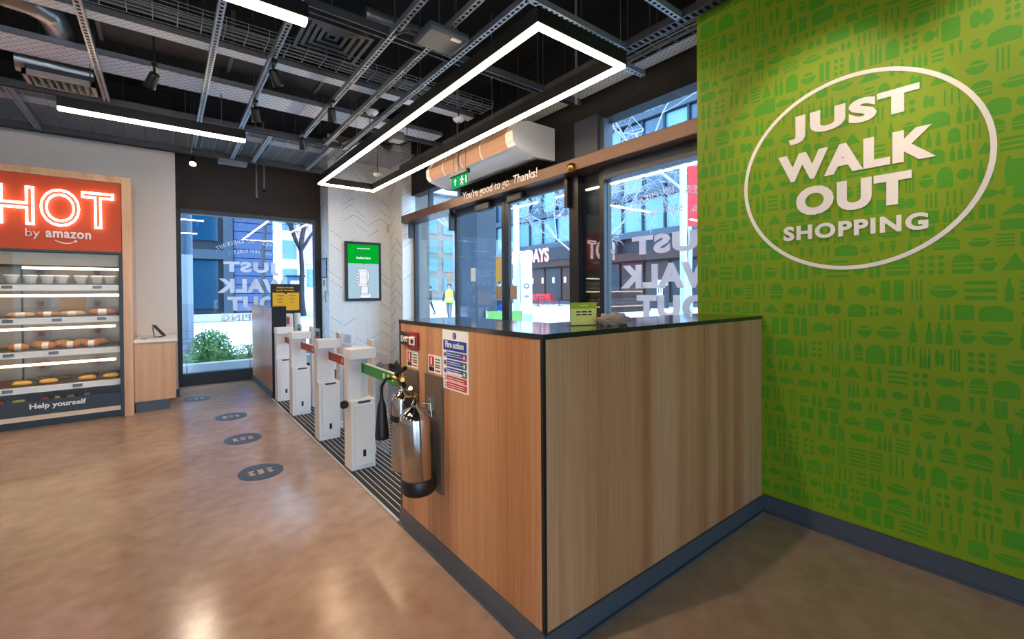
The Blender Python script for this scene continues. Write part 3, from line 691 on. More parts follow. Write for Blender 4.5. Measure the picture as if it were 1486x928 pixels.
# ------------------------------------------------------------------ low partition by the window
lp = thing('low_partition', (1.165, 6.9, 0), 'low oak partition with black end panel at far end of the gates', 'partition')
MB().box(1.165, 1.18, 6.91, 8.70, .085, 1.27).build('panel', 'oak', lp)
MB().box(1.18, 1.34, 6.912, 8.70, 0.0, 1.265).build('core', 'black_paint', lp)
MB().box(1.162, 1.345, 6.895, 6.912, 0.0, 1.275).build('end_panel', 'black_frame', lp)
MB().box(1.16, 1.345, 6.90, 8.70, 1.265, 1.28).build('cap', 'dark_laminate', lp)
MB().box(1.15, 1.18, 6.90, 8.70, 0, .10).build('skirting', 'skirting', lp)
# sanitiser stand
class _MB(MB):
    def build(s, name, m, parent=None, smooth=None):
        k = 1.079; s.v = [(v[0] * k, v[1] - 7.6 + 8.2, max(.011, 1.45 + (v[2] - 1.45) * k) if v[2] > .2 else v[2]) for v in s.v]; return MB.build(s, name, m, parent, smooth)
ss = thing('sanitiser_stand', (1.60, 8.2, 0), 'black hand sanitiser stand with yellow poster panel and white dispensers', 'stand')
_MB().box(1.27, 1.69, 7.60, 7.64, 0.02, 1.61, c=.006).build('board', 'black_plastic', ss)
_MB().box(1.24, 1.72, 7.48, 7.80, 0.011, .035, c=.006).build('foot', 'black_plastic', ss)
_MB().box(1.295, 1.67, 7.594, 7.60, 1.20, 1.475).build('poster', 'yellow_board', ss)
_MB().text("Safety's in your", (1.355, 7.5985, 1.535), X3, Z3, w=.24, h=.035, t=.001, bold=.03).build('heading', 'yellow_board', ss)
_MB().text("hands. Honestly.", (1.345, 7.5985, 1.492), X3, Z3, w=.26, h=.033, t=.001, bold=.03).build('heading', 'yellow_board', ss)
_MB().prism([(-.03, 0), (.03, 0), (0, -.03)], (1.48, 7.594, 1.478), X3, Z3, (0, -.001, 0)).build('pointer', 'black_plastic', ss)
for cx in (1.40, 1.57):
    for k in range(3): _MB().box(cx - .05 + .01 * k, cx + .05 - .01 * k, 7.5925, 7.594, 1.42 - .05 * k, 1.435 - .05 * k).build('text_line', 'brass', ss)
_MB().box(1.45, 1.56, 7.50, 7.60, .92, 1.15, c=.015).build('dispenser', 'white_plastic', ss); _MB().box(1.47, 1.51, 7.494, 7.50, .99, 1.10, c=.002).build('nozzle', 'banner_red', ss)
_MB().lathe((1.625, 7.54, .92), [(0, 0), (.045, 0), (.05, .01), (.05, .22), (.04, .235), (0, .235)], 20).build('bottle', 'white_plastic', ss)
# ------------------------------------------------------------------ gates
def gate(loc, label, arm, arm_len):
    x, y = loc
    g = thing('entry_gate', (x, y, 0), label, 'gate', 'entry gate pedestals')
    W, D = .20, .17
    MB().box(x, x + W, y, y + D, .012, .58, c=.004).build('cabinet', 'gate_white', g)
    dr = MB().box(x + .03, x + W - .012, y - .006, y, .045, .545, c=.002).build('door_panel', 'gate_white', g)
    MB().box(x + .095, x + .118, y - .008, y - .006, .115, .17).build('slot', 'black_plastic', dr)
    MB().box(x + .06, x + .16, y - .003, y + .001, .553, .572).build('vent', 'skirting', g)
    MB().box(x + .001, x + .112, y + .06, y + D - .002, .58, .93, c=.003).build('post', 'gate_white', g)
    MB().box(x + .122, x + .184, y + .115, y + D - .002, .58, .93, c=.003).build('rear_post', 'gate_white', g)
    MB().box(x - .004, x + W + .008, y - .012, y + D + .004, .915, 1.0, c=.005).build('head', 'gate_white', g)
    MB().box(x + W + .10, x + W + .112, y - .02, y + .42, .10, 1.03, c=.002).build('wing_panel', 'acrylic', g)
    MB().box(x + W + .09, x + W + .122, y + .30, y + .42, 0.011, 1.032, c=.003).build('wing_post', 'gate_white', g)
    if arm:
        a = MB().box(x + .118, x + .128, y - arm_len, y + .09, .79, .87, c=.002).build('arm', arm, g)
        MB().box(x + .116, x + .130, y - arm_len, y + .09, .87, .878).build('arm_edge', 'white_plastic', a)
        for k in range(3): MB().box(x + .1165, x + .118, y - arm_len * (.42 + .09 * k) - .03, y - arm_len * (.42 + .09 * k), .812 + .0, .848).build('symbol', 'white_plastic', a)
    return g
gate((1.17, 3.615), 'white gate pedestal with green arm nearest the counter', 'green_arm', .92)
k1 = bpy.data.objects[-1] if False else None
gates = [o for o in bpy.data.objects if o.name == 'entry_gate']
MB().lathe((1.168, 3.69, .545), [(0, .055), (.022, .055), (.034, .04), (.034, .018), (.022, 0)], 16, axis=(-1, 0, 0)).build('push_knob', 'black_plastic', gates[0])
gate((1.17, 4.56), 'white gate pedestal second from the counter with red arm', 'red_arm', .80)
gate((1.17, 5.705), 'white gate pedestal third from the counter with red arm', 'red_arm', 1.0)
gate((1.17, 6.60), 'white gate pedestal against the low oak partition', 'red_arm', .75)
g3 = [o for o in bpy.data.objects if o.name == 'entry_gate.002'][0]
MB().box(1.46, 1.47, 5.72, 5.82, .93, .99).build('reader', 'black_plastic', g3)
# ------------------------------------------------------------------ floor stickers
base = None
for i, (x, y, lb) in enumerate(((.60, 4.115, 'oval navy floor sticker nearest the counter'), (.60, 5.17, 'oval navy floor sticker, second from the front'), (.60, 6.20, 'oval navy floor sticker, third from the front'), (.325, 7.565, 'oval navy floor sticker by the small oak cabinet'))):
    s_ = thing('floor_sticker', (x, y, 0), lb, 'sticker', 'queue stickers on the floor')
    MB().prism(ell(0, 0, .165, .185, 40), (x, y, .0005), X3, Y3, (0, 0, .0012)).build('disc', 'decal_navy', s_)
    for q, ch in enumerate('2m'): pass
    a = MB()
    for q in range(3):
        cx = x - .065 + .065 * q
        for rr_ in range(3): a.box(cx - .022, cx + .022 - .012 * (rr_ % 2), y - .05 + .038 * rr_, y - .025 + .038 * rr_, .0017, .0023)
        a.box(cx - .022 + .03 * (q % 2), cx - .010 + .03 * (q % 2), y - .05, y + .055, .0017, .0023)
    a.build('print', 'decal_print', s_)
# ------------------------------------------------------------------ hot food case
HX0, HX1 = -2.75, -0.405
YF = 7.06
hc = thing('hot_food_case', (-1.5, YF, 0), 'heated food display case with orange illuminated HOT sign and oak surround', 'display case')
MB().box(-0.40, -0.315, 7.03, 7.895, 0, 2.865, c=.003).build('oak_side', 'oak_light', hc)
MB().box(HX0, -0.40, 7.03, 7.895, 2.785, 2.865, c=.003).build('oak_head', 'oak_light', hc)
sg = MB().box(HX0, -0.405, 7.035, 7.40, 1.965, 2.78).build('sign_panel', 'hot_red', hc)
for ch, x0, x1 in (('H', -1.415, -1.115), ('O', -1.075, -0.755), ('T', -0.745, -0.465)):
    MB().text(ch, (x0, 7.005, 2.225), X3, Z3, w=x1 - x0, h=.42, outline=0.022).build('neon_letter', 'neon', sg)
MB().text('by', (-1.19, 7.033, 2.075), X3, Z3, w=.11, h=.115, t=.004, bold=-.01).build('lettering', 'white_print', sg)
MB().text('amazon', (-1.035, 7.033, 2.10), X3, Z3, w=.365, h=.075, t=.004, bold=.026, space=1.1).build('lettering', 'white_print', sg)
sm = [(-.965 + .165 * k / 14, 2.078 - .030 * math.sin(math.pi * k / 14 * .92)) for k in range(15)]
lo = [(x, z - .008 - .004 * math.sin(math.pi * k / 14)) for k, (x, z) in enumerate(sm)]
ms = MB()
for k in range(14): ms.add([(sm[k][0], 7.031, sm[k][1]), (sm[k + 1][0], 7.031, sm[k + 1][1]), (lo[k + 1][0], 7.031, lo[k + 1][1]), (lo[k][0], 7.031, lo[k][1])], [(0, 1, 2, 3)])
ms.add([(-.815, 7.031, 2.078), (-.785, 7.031, 2.082), (-.792, 7.031, 2.052)], [(0, 1, 2)]); ms.build('arrow', 'white_print', sg)
MB().box(HX0, -0.405, 7.03, 7.10, 1.94, 1.965).box(-0.435, -0.402, 7.03, 7.85, 0.02, 1.94).build('black_frame', 'black_frame', hc)
MB().box(HX0, -0.435, 7.80, 7.85, .30, 1.94).build('back_panel', 'case_back', hc)
MB().box(HX0, -0.435, 7.12, 7.80, 1.80, 1.94).build('canopy', 'case_back', hc)
for x in (-1.36, -1.37 - .9): MB().box(x, x + .008, 7.76, 7.80, .4, 1.86).build('seam', 'black_frame', hc)
tops = [1.595, 1.225, .855, .465]
for i, z in enumerate(tops):
    sh = MB().box(HX0, -0.437, 7.14, 7.79, z - .028, z - .012).build('shelf', 'case_back', hc)
    MB().box(HX0, -0.437, 7.10, 7.14, z - .085, z - .02, c=.004).build('price_rail', 'white_plastic', sh)
    MB().box(HX0, -0.437, 7.14, 7.155, z - .012, z - .004).build('shelf_edge', 'black_frame', sh)
    for xt in ((-1.335, -.62), (-1.335, -.96, -.585), (-1.335, -.99), (-1.345, -.80))[i]:
        MB().box(xt - .05, xt + .03, 7.092, 7.10, z - .062, z - .028, c=.003).build('price_tag', 'grey_plastic', sh)
for z, x0, x1 in ((1.765, -1.24, -.44), (1.455, HX0, -.44), (1.085, HX0, -.48), (.685, HX0, -.48)):
    MB().cyl((x0, 7.16, z), (x1, 7.16, z), .014, n=10).build('light_tube', 'case_led', hc)
for (x, z) in ((-1.20, 1.36), (-.69, 1.35), (-1.20, 1.74), (-.69, 1.74), (-1.20, .99), (-.69, 1.0), (-1.20, .60), (-.69, .61)):
    a = MB().cyl((x, 7.785, z), (x, 7.80, z), .085, n=24)
    o = a.build('fan_guard', 'case_back', hc); b = MB()
    for k in range(24):
        t = 2 * math.pi * k / 24; b.tube([(x, 7.778, z), (x + .088 * math.cos(t), 7.778, z + .088 * math.sin(t))], .003, 4)
    b.lathe((x, 7.785, z), [(0, .018), (.028, .018), (.03, .008)], 14, axis=(0, -1, 0))
    b.build('guard_wire', 'rose_wire', o)
MB().box(-1.03, -.80, 7.785, 7.80, 1.28, 1.42).build('menu_card', 'yellow_wrap', hc)
MB().box(HX0, -0.437, 7.045, 7.055, .14, .30).build('kick_panel', 'black_frame', hc)
MB().box(HX0, -0.437, 7.05, 7.80, .11, .14).build('bin_floor', 'black_frame', hc)
MB().box(HX0, -0.437, 7.03, 7.06, .09, .14).build('bottom_rail', 'tub_paper', hc)
MB().box(HX0, -0.437, 7.10, 7.84, 0.0, .09).build('plinth', 'black_plastic', hc)
MB().text('Help yourself', (-1.185, 7.043, .195), X3, Z3, w=.45, h=.075, t=.001, bold=.03).build('lettering', 'white_print', hc)
MB().box(-1.30, -0.44, 7.085, 7.09, .48, 1.93).build('front_glass', 'case_glass', hc)
# food: each item a thing of its own
def tub(x, y, z, label):
    t = thing('soup_tub', (x, y, z), label, 'tub', 'soup tubs on the top shelf')
    MB().lathe((x, y, z), [(0, 0), (.042, 0), (.056, .085), (.058, .088)], 20).build('cup', 'tub_white', t)
    MB().lathe((x, y, z), [(.060, .084), (.064, .088), (.064, .102), (.058, .106), (0, .106)], 20).build('lid', 'white_plastic', t); return t
tx = [-1.34, -1.195, -1.06, -.945, -.785, -.645, -.525]
nm = ['first', 'second', 'third', 'fourth', 'fifth', 'sixth', 'last']
for i, x in enumerate(tx): tub(x, 7.26, 1.583, 'white lidded soup tub, %s from the left on top shelf' % nm[i])
def loaf(x, y, z, w, h, d, m, label, group, name='wrapped_roll', band='wrap_white', rz=0.0):
    t = thing(name, (x, y, z), label, 'food', group)
    prof = [(0.0, -w / 2), (h * .30, -w / 2 + .006), (h * .46, -w / 2 + .03), (h * .5, -w / 4), (h * .5, w / 4), (h * .46, w / 2 - .03), (h * .30, w / 2 - .006), (0.0, w / 2)]
    mb = MB().lathe((x, y, z + h / 2), prof, 16, axis=(1, 0, 0))
    for i, v in enumerate(mb.v): mb.v[i] = (v[0], y + (v[1] - y) * d / h, max(z, v[2]))
    mb.build('bread', m, t)
    if band:
        mb = MB().lathe((x, y, z + h / 2), [(h * .515, -w * .16), (h * .515, w * .16)], 16, axis=(1, 0, 0))
        for i, v in enumerate(mb.v): mb.v[i] = (v[0], y + (v[1] - y) * d / h, max(z + .0005, v[2]))
        mb.build('paper_band', band, t)
    return t
pos = ['leftmost', 'second', 'third', 'rightmost']
for i, (x, w, m) in enumerate(((-1.27, .22, 'seeded'), (-1.06, .20, 'bread'), (-.86, .22, 'seeded'), (-.60, .24, 'bread'))):
    loaf(x, 7.24, 1.214, w, .058 + .02 * (i == 3), .085, m, '%s long banded baguette on the second shelf' % pos[i], 'baguettes on the second shelf', 'baguette')
for i, x in enumerate((-1.29, -1.08, -.88, -.70)):
    loaf(x, 7.23, .844, .165, .08, .10, 'bread', '%s golden roll with white paper band on third shelf front' % pos[i], 'rolls on the third shelf')
for i, x in enumerate((-1.15, -.97, -.80, -.64)):
    loaf(x, 7.46, .844, .16, .085, .11, 'seeded', '%s seeded roll at the back of the third shelf' % pos[i], 'seeded rolls at the back', 'seeded_roll', None)
for i, x in enumerate((-1.27, -1.06, -.74, -.53)):
    loaf(x, 7.22, .454, .155, .055, .085, 'yellow_wrap', '%s yellow wrapped snack on the lowest shelf' % pos[i], 'yellow snacks on the lowest shelf', 'yellow_snack', None)
for i, x in enumerate((-1.14, -.96, -.74, -.53)):
    loaf(x, 7.48, .454, .15, .055, .09, 'olive_wrap', '%s dark wrapped snack behind the yellow ones' % pos[i], 'dark snacks on the lowest shelf', 'dark_snack', None)
for i, (x, w, m, nmx) in enumerate(((-1.42, .06, 'packet_red', 'red'), (-1.29, .14, 'packet_yellow', 'yellow'), (-1.09, .10, 'packet_red', 'small red'), (-.99, .06, 'packet_yellow', 'small yellow'), (-.88, .09, 'packet_tan', 'tan'), (-.74, .08, 'packet_tan', 'small tan'))):
    t = tag(MB().prism([(-w / 2, 0), (w / 2, 0), (w / 2, .10), (w * .3, .165), (-w * .3, .165), (-w / 2, .10)], (x, 7.16, .14), X3, Z3 + Vector((0, .15, 0)), (0, .05, 0)).build('snack_packet', m), '%s packet showing above the Help yourself panel' % nmx, 'packet', 'packets in the bottom bin')
# small oak cabinet with tablet
cb = thing('small_cabinet', (-.1, 7.12, 0), 'small oak cabinet with white top beside the hot case', 'cabinet')
MB().box(-.312, .095, 7.12, 7.885, .135, .862, c=.002).build('body', 'oak_light', cb)
MB().box(-.314, .115, 7.095, 7.885, .862, .90, c=.004).build('top', 'counter_white', cb)
MB().box(-.305, .03, 7.15, 7.885, 0, .135).build('plinth', 'skirting', cb)
tb = thing('tablet', (-.07, 7.42, .9), 'black tablet leaning on its stand on the small cabinet', 'tablet')
MB().obox((-.15, 7.50, 1.055), (.11, .06, -.15), (.035, -.10, 0), (.008, .004, .008)).build('tablet_body', 'black_plastic', tb)
MB().obox((-.139, 7.501, 1.052), (.096, .053, -.131), (.029, -.084, 0), (.009, .0045, .009)).build('tablet_screen', 'tablet_screen', tb)
MB().tube([(-.135, 7.46, 1.03), (-.12, 7.45, .905), (-.03, 7.45, .905)], .006).build('stand', 'black_plastic', tb)
tag(MB().box(-.25, -.19, 7.20, 7.28, .90, .908, c=.003).build('card_tray', 'paper_brown'), 'little brown tray on the white cabinet top', 'tray')
# ------------------------------------------------------------------ column fittings
sc = thing('wall_screen', (2.9, 8.19, 1.31), 'black framed green and pale blue screen on the chevron column', 'screen')
yS = 8.198
MB().box(2.565, 3.235, yS - .05, yS, 1.315, 2.405, c=.006).build('housing', 'black_frame', sc)
MB().box(2.615, 3.185, yS - .053, yS - .05, 1.365, 2.005).build('lower_display', 'screen_pale', sc); MB().box(2.615, 3.185, yS - .053, yS - .05, 2.005, 2.355).build('upper_display', 'screen_green', sc)
yT = yS - .054
MB().text('amazonfresh', (2.78, yT, 2.27), X3, Z3, w=.24, h=.03, t=.0008, bold=.02).build('lettering', 'screen_white', sc)
MB().text('Welcome to the', (2.79, yT, 2.15), X3, Z3, w=.22, h=.035, t=.0008, bold=.01).build('lettering', 'screen_ink', sc)
MB().text('basket lane', (2.77, yT, 2.09), X3, Z3, w=.26, h=.045, t=.0008, bold=.03).build('lettering', 'screen_white', sc)
MB().prism([(-.02, .004), (.02, .004), (0, -.022)], (2.9, yT - .0005, 2.004), X3, Z3, (0, -.0005, 0)).build('pointer', 'screen_green', sc)
hand = [(-.045, .0), (.075, 0), (.075, .12), (.06, .145), (.085, .22), (.10, .30), (.09, .38), (.07, .40), (.055, .36), (.055, .25), (.05, .24), (-.055, .24), (-.07, .22), (-.03, .165), (-.03, .14)]
MB().prism([(a * 1.15, b * 1.15) for a, b in hand], (2.89, yT, 1.43), X3, Z3, (0, -.0004, 0)).box(2.83, 3.03, yT - .0008, yT, 1.368, 1.455).build('hand_drawing', 'screen_white', sc)
def outline(par, pts, w=.006, k=.0012, closed=True, m='screen_ink'):
    mb = MB(); n = len(pts)
    for i in range(n if closed else n - 1):
        a = Vector((pts[i][0], 0, pts[i][1])); b = Vector((pts[(i + 1) % n][0], 0, pts[(i + 1) % n][1])); d = (b - a)
        if d.length < 1e-6: continue
        q = Vector((-d.z, 0, d.x)).normalized() * w / 2; y = Vector((0, yT - k, 0))
        mb.add([a - q + y, b - q + y, b + q + y, a + q + y], [(0, 1, 2, 3)])
    mb.build('hand_outline', m, par)
outline(sc, [(2.89 + a * 1.15, 1.43 + b * 1.15) for a, b in hand])
outline(sc, [(2.83, 1.368), (3.03, 1.368), (3.03, 1.455), (2.83, 1.455)])
MB().box(2.795, 2.965, yT - .0022, yT - .0018, 1.585, 1.905).build('phone_drawing', 'screen_white', sc)
outline(sc, [(2.795, 1.60), (2.81, 1.585), (2.95, 1.585), (2.965, 1.60), (2.965, 1.89), (2.95, 1.905), (2.81, 1.905), (2.795, 1.89)], k=.003); outline(sc, [(2.815, 1.625), (2.945, 1.625), (2.945, 1.865), (2.815, 1.865)], .004, .003)
outline(sc, [(2.86, 1.765), (2.875, 1.748), (2.905, 1.755)], .005, .003, False)
for k in range(4): MB().prism(ell(2.785, 1.66 + .052 * k, .028, .022, 14), (0, yT - .0026, 0), X3, Z3, (0, -.0004, 0)).build('finger', 'screen_white', sc); outline(sc, ell(2.785, 1.66 + .052 * k, .028, .022, 14), .005, .0034)
nf = thing('notice_frame', (2.295, 8.45, 1.6), 'small blue framed notice on the side of the chevron column', 'notice')
MB().box(2.284, 2.297, 8.32, 8.62, 1.74, 2.10).build('frame', 'black_frame', nf); MB().box(2.282, 2.2845, 8.34, 8.60, 1.76, 2.08).build('sheet', 'board_grey', nf)
ic_ = thing('intercom', (2.295, 8.45, 1.5), 'white wall intercom below the blue notice on the column', 'intercom')
MB().box(2.272, 2.297, 8.30, 8.52, 1.50, 1.73, c=.006).build('housing', 'white_plastic', ic_); MB().box(2.270, 2.273, 8.36, 8.46, 1.60, 1.70).build('screen', 'grey_plastic', ic_); MB().tube([(2.29, 8.4, 1.5), (2.285, 8.4, 1.42), (2.287, 8.38, 1.3)], .006).build('cable', 'grey_plastic', ic_)
tag(MB().box(3.36, 3.40, 8.19 - .05, 8.187, 2.62, 2.76, c=.012).lathe((3.38, 8.135, 2.66), [(0, .022), (.012, .02), (.018, .006)], 12, axis=(0, -1, 0)).build('security_sensor', 'tub_paper'), 'beige security sensor high in the corner of the column', 'sensor')

# ------------------------------------------------------------------ light fittings
ZL = 3.10
def ledbar(name, axis, a0, a1, c, z, label, group, w=.05, hh=.10):
    mid = (a0 + a1) / 2
    t = thing(name, (mid, c, z) if axis == 'x' else (c, mid, z), label, 'light', group)
    def bx(x0, x1, y0, y1, z0, z1): return MB().box(x0, x1, y0, y1, z0, z1) if axis == 'x' else MB().box(y0, y1, x0, x1, z0, z1)
    bx(a0, a1, c - w / 2 - .012, c + w / 2 + .012, z + .012, z + hh).build('housing', 'black_plastic', t)
    bx(a0 + .004, a1 - .004, c - w / 2, c + w / 2, z - .012, z + .012).build('diffuser', 'led', t)
    for q in (a0 + .15 * (a1 - a0), a1 - .15 * (a1 - a0)):
        p0 = (q, c, z + hh) if axis == 'x' else (c, q, z + hh); MB().cyl(p0, p0[:2] + (ZC,), .004, n=6).build('hanger', 'dark_steel', t)
    return t
ledbar('linear_light', 'x', -.73, .70, 5.525, ZL, 'white linear light bar hanging before the oak case', 'linear light bars', .055)
ledbar('linear_light', 'x', -.75, .70, 2.90, ZL, 'white linear light bar cut by the top of the picture', 'linear light bars', .06)
# unseen bars added for light, repeating the row over the shop floor
for i, (x, y) in enumerate(((-3.0, 5.525), (-3.0, 2.9), (-3.0, 0.2), (-3.0, -2.4))):
    ledbar('linear_light', 'x', x - .72, x + .72, y, ZL, 'added white linear light bar over the shop floor out of view', 'added light bars over the shop', .055)
lx0, lx1, ly0, ly1 = 1.83, 2.68, 2.06, 7.03
lp_ = thing('light_frame', (lx0, ly0, ZL), 'long rectangular loop of white light hanging over the gates', 'light')
w = .036
def loop(a, z0, z1, name, m):
    o = a; i = -a
    MB().box(lx0 - o, lx1 + o, ly0 - o, ly0 + w + o, z0, z1).build(name, m, lp_); MB().box(lx0 - o, lx1 + o, ly1 - w - o, ly1 + o, z0, z1).build(name, m, lp_)
    MB().box(lx0 - o, lx0 + w + o, ly0 + w + o, ly1 - w - o, z0, z1).build(name, m, lp_); MB().box(lx1 - w - o, lx1 + o, ly0 + w + o, ly1 - w - o, z0, z1).build(name, m, lp_)
loop(0, ZL - .01, ZL + .012, 'diffuser', 'led'); loop(.008, ZL + .012, ZL + .11, 'housing', 'black_plastic')
for y in (2.08, 3.7, 5.4, 7.0):
    for x in (lx0 + .025, lx1 - .025): MB().cyl((x, y, ZL + .11), (x, y, ZC), .002, n=5).build('hanger', 'galvanised', lp_)
# spotlights
def spot(x, y, z, aim, label, lit, top=3.40):
    t = thing('spotlight', (x, y, z), label, 'spotlight', 'track spotlights')
    d = Vector(aim).normalized(); p = Vector((x, y, z)); q = p + d * .14
    MB().lathe(p, [(0, -.02), (.03, -.016), (.036, 0), (.042, .10), (.044, .115), (.040, .115), (.036, .10)], 16, axis=d).build('head', 'black_plastic', t)
    MB().lathe(p, [(.038, .11), (0, .112)], 16, axis=d).build('lens', 'spot_lens' if lit else 'grey_plastic', t)
    MB().cyl(p, (x, y, top), .008, n=8).box(x - .02, x + .02, y - .06, y + .06, 3.34, 3.37).build('bracket', 'black_plastic', t)
    if lit:
        ld = bpy.data.lights.new('spot_lamp', 'SPOT'); ld.energy = lit; ld.spot_size = R(62); ld.spot_blend = .7; ld.color = (1.0, .82, .62); ld.shadow_soft_size = .04
        lo_ = bpy.data.objects.new('lamp', ld); C.objects.link(lo_); lo_.parent = t; lo_.location = d * .155; lo_.rotation_euler = d.to_track_quat('-Z', 'Y').to_euler()
spot(.32, 7.20, 3.25, (-.15, -.62, -.80), 'lit spotlight near the white wall end', 60)
spot(-.05, 4.76, 3.29, (-.3, .6, -.7), 'black spotlight over the middle of linear light bar', 60, 3.665)
spot(.725, 4.10, 3.29, (.4, .4, -.8), 'black spotlight on the strut left of the square diffuser', 0)
spot(1.33, 4.60, 3.29, (.2, .5, -.85), 'black spotlight beneath the right perforated tray end', 0)
spot(.725, 5.05, 3.29, (.2, .5, -.8), 'black spotlight beneath the wide perforated tray', 0)
spot(1.31, 5.70, 3.29, (.2, .5, -.85), 'black spotlight near the loop of light, lowest of four', 0)
for i, (x, y) in enumerate(((1.95, 0.9), (1.95, -0.6), (1.95, 0.1))):
    spot(x, y, 3.22, (1, .05, -.75), 'spotlight out of view aimed at the green wall', 45)

spot(-.44, 1.7, 3.22, (1, .12, -1.35), 'added spotlight out of view aimed at the oak counter side', 130)  # this and the next are added, unseen, to warm the counter's left side
spot(-.44, 2.7, 3.22, (1, .0, -1.5), 'added spotlight out of view aimed at the oak counter side', 100)
# ------------------------------------------------------------------ hung steelwork (z about 3.4)
def channel(axis, a0, a1, c, label, z=3.40, w=.042, hh=.045, slotted=True, m='galvanised', rods=2, name='strut_channel', group='slotted strut channels'):
    mid = (a0 + a1) / 2
    t = thing(name, (mid, c, z) if axis == 'x' else (c, mid, z), label, 'strut', group)
    mb = MB()
    def bx(x0, x1, y0, y1, z0, z1):
        if axis == 'x': mb.box(x0, x1, y0, y1, z0, z1)
        else: mb.box(y0, y1, x0, x1, z0, z1)
    bx(a0, a1, c - w / 2, c - w / 2 + .004, z, z + hh); bx(a0, a1, c + w / 2 - .004, c + w / 2, z, z + hh)
    if slotted:
        bx(a0, a1, c - w / 2 + .004, c - w / 2 + .012, z, z + .003); bx(a0, a1, c + w / 2 - .012, c + w / 2 - .004, z, z + .003)
        n = int((a1 - a0) / .05)
        for k in range(n): bx(a0 + .05 * k, a0 + .05 * k + .02, c - w / 2 + .012, c + w / 2 - .012, z, z + .003)
    else: bx(a0, a1, c - w / 2 + .004, c - w / 2 + .014, z, z + .003); bx(a0, a1, c + w / 2 - .014, c + w / 2 - .004, z, z + .003)
    mb.build('channel', m, t)
    bx2 = MB(); mb = bx2; bx(a0, a1, c - w / 2 + .004, c + w / 2 - .004, z + hh - .006, z + hh); bx2.build('web', 'dark_steel', t)
    for k in range(rods):
        q = a0 + (a1 - a0) * (k + .5) / rods; p = (q, c, z + hh) if axis == 'x' else (c, q, z + hh)
        MB().cyl(p, p[:2] + (ZC,), .005, n=6).build('rod', 'dark_steel', t)
    return t
ZR = 3.40
channel('x', -2.6, 1.88, 6.11, 'wide grey rail under the big tray, far side', ZR, .08, .06, False, 'dark_steel', 4, 'support_rail', 'support rails')
channel('x', -2.6, 2.05, 7.55, 'wide grey rail along the far dark wall', ZR, .07, .06, False, 'dark_steel', 4, 'support_rail', 'support rails')
channel('x', .45, 3.45, 3.25, 'grey rail crossing above the loop of light', ZR, .08, .06, False, 'dark_steel', 3, 'support_rail', 'support rails')
channel('y', 1.40, 6.6, 2.97, 'grey rail running above the window side of the loop', ZR, .08, .06, True, 'dark_steel', 4, 'support_rail', 'support rails')
for i, (x, y0, y1, lb) in enumerate(((-.44, 2.2, 6.0, 'slotted strut leftmost, reaching toward the grille'), (.325, 2.2, 6.15, 'slotted strut passing the middle of light bar'), (.725, 2.2, 6.05, 'slotted strut just left of the square diffuser'), (1.38, 2.2, 6.05, 'slotted strut just right of the square diffuser'), (1.68, 2.0, 6.1, 'slotted strut carrying the round detector'), (1.93, 2.2, 6.15, 'slotted strut next to the light loop'))):
    channel('y', y0, y1, x, lb, ZR - .005 + .05 * 0, .045, .045, True, 'galvanised', 2)
channel('x', 1.96, 2.93, 2.27, 'short slotted strut above the near end of loop', ZR, .045, .045, True, 'galvanised', 1)
channel('x', 2.3, 2.95, 1.78, 'short slotted strut close to the green wall', ZR, .045, .045, True, 'galvanised', 1)
channel('x', 3.0, 3.45, 2.45, 'short slotted strut end by the transom window', ZR, .045, .045, True, 'galvanised', 1)
for i, (x, lb) in enumerate(((-1.15, 'short strut bridging the mesh panel at far left'), (.32, 'short strut bridging the mesh panel near lit spotlight'), (.78, 'short strut bridging the mesh panel, middle'), (1.05, 'short strut bridging the mesh panel, right of middle'), (1.78, 'short strut bridging the mesh panel by the loop'))):
    channel('y', 6.15, 7.52, x, lb, ZR, .045, .045, True, 'galvanised', 1)
channel('x', 1.95, 2.93, 5.25, 'thin cross strut inside the far part of the loop', ZR, .045, .045, False, 'dark_steel', 1)
# trays
def tray(x0, x1, y0, y1, z, label, m, hh=.05):
    t = thing('cable_tray', ((x0 + x1) / 2, (y0 + y1) / 2, z), label, 'cable tray', 'perforated cable trays')
    MB().box(x0, x1, y0, y1, z, z + .003).build('base', m, t); MB().box(x0, x1, y0, y0 + .004, z, z + hh).box(x0, x1, y1 - .004, y1, z, z + hh).build('flange', 'galvanised', t)
    for k in range(3):
        q = x0 + (x1 - x0) * (k + .5) / 3 if x1 - x0 > y1 - y0 else (x0 + x1) / 2; r_ = (y0 + y1) / 2 if x1 - x0 > y1 - y0 else y0 + (y1 - y0) * (k + .5) / 3
        MB().cyl((q, r_, z), (q, r_, ZC), .005, n=6).build('rod', 'dark_steel', t)
tray(-2.6, 2.95, 5.25, 5.64, 3.55, 'wide pale perforated cable tray crossing the ceiling', 'perforated_wide')
tray(-2.6, 2.95, 4.48, 4.62, 3.55, 'narrow pale perforated cable tray before the wide one', 'perforated_fine')
tray(3.40, 3.55, 1.75, 5.2, 3.52, 'pale perforated cable tray along the glazed front', 'perforated_fine')
tray(-2.6, 1.9, 6.62, 6.84, 3.50, 'grey perforated tray above the mesh panel', 'perforated_fine')
tray(1.2, 1.46, 2.35, 2.75, 3.62, 'short perforated plate above the grey wireless box', 'perforated_wide')
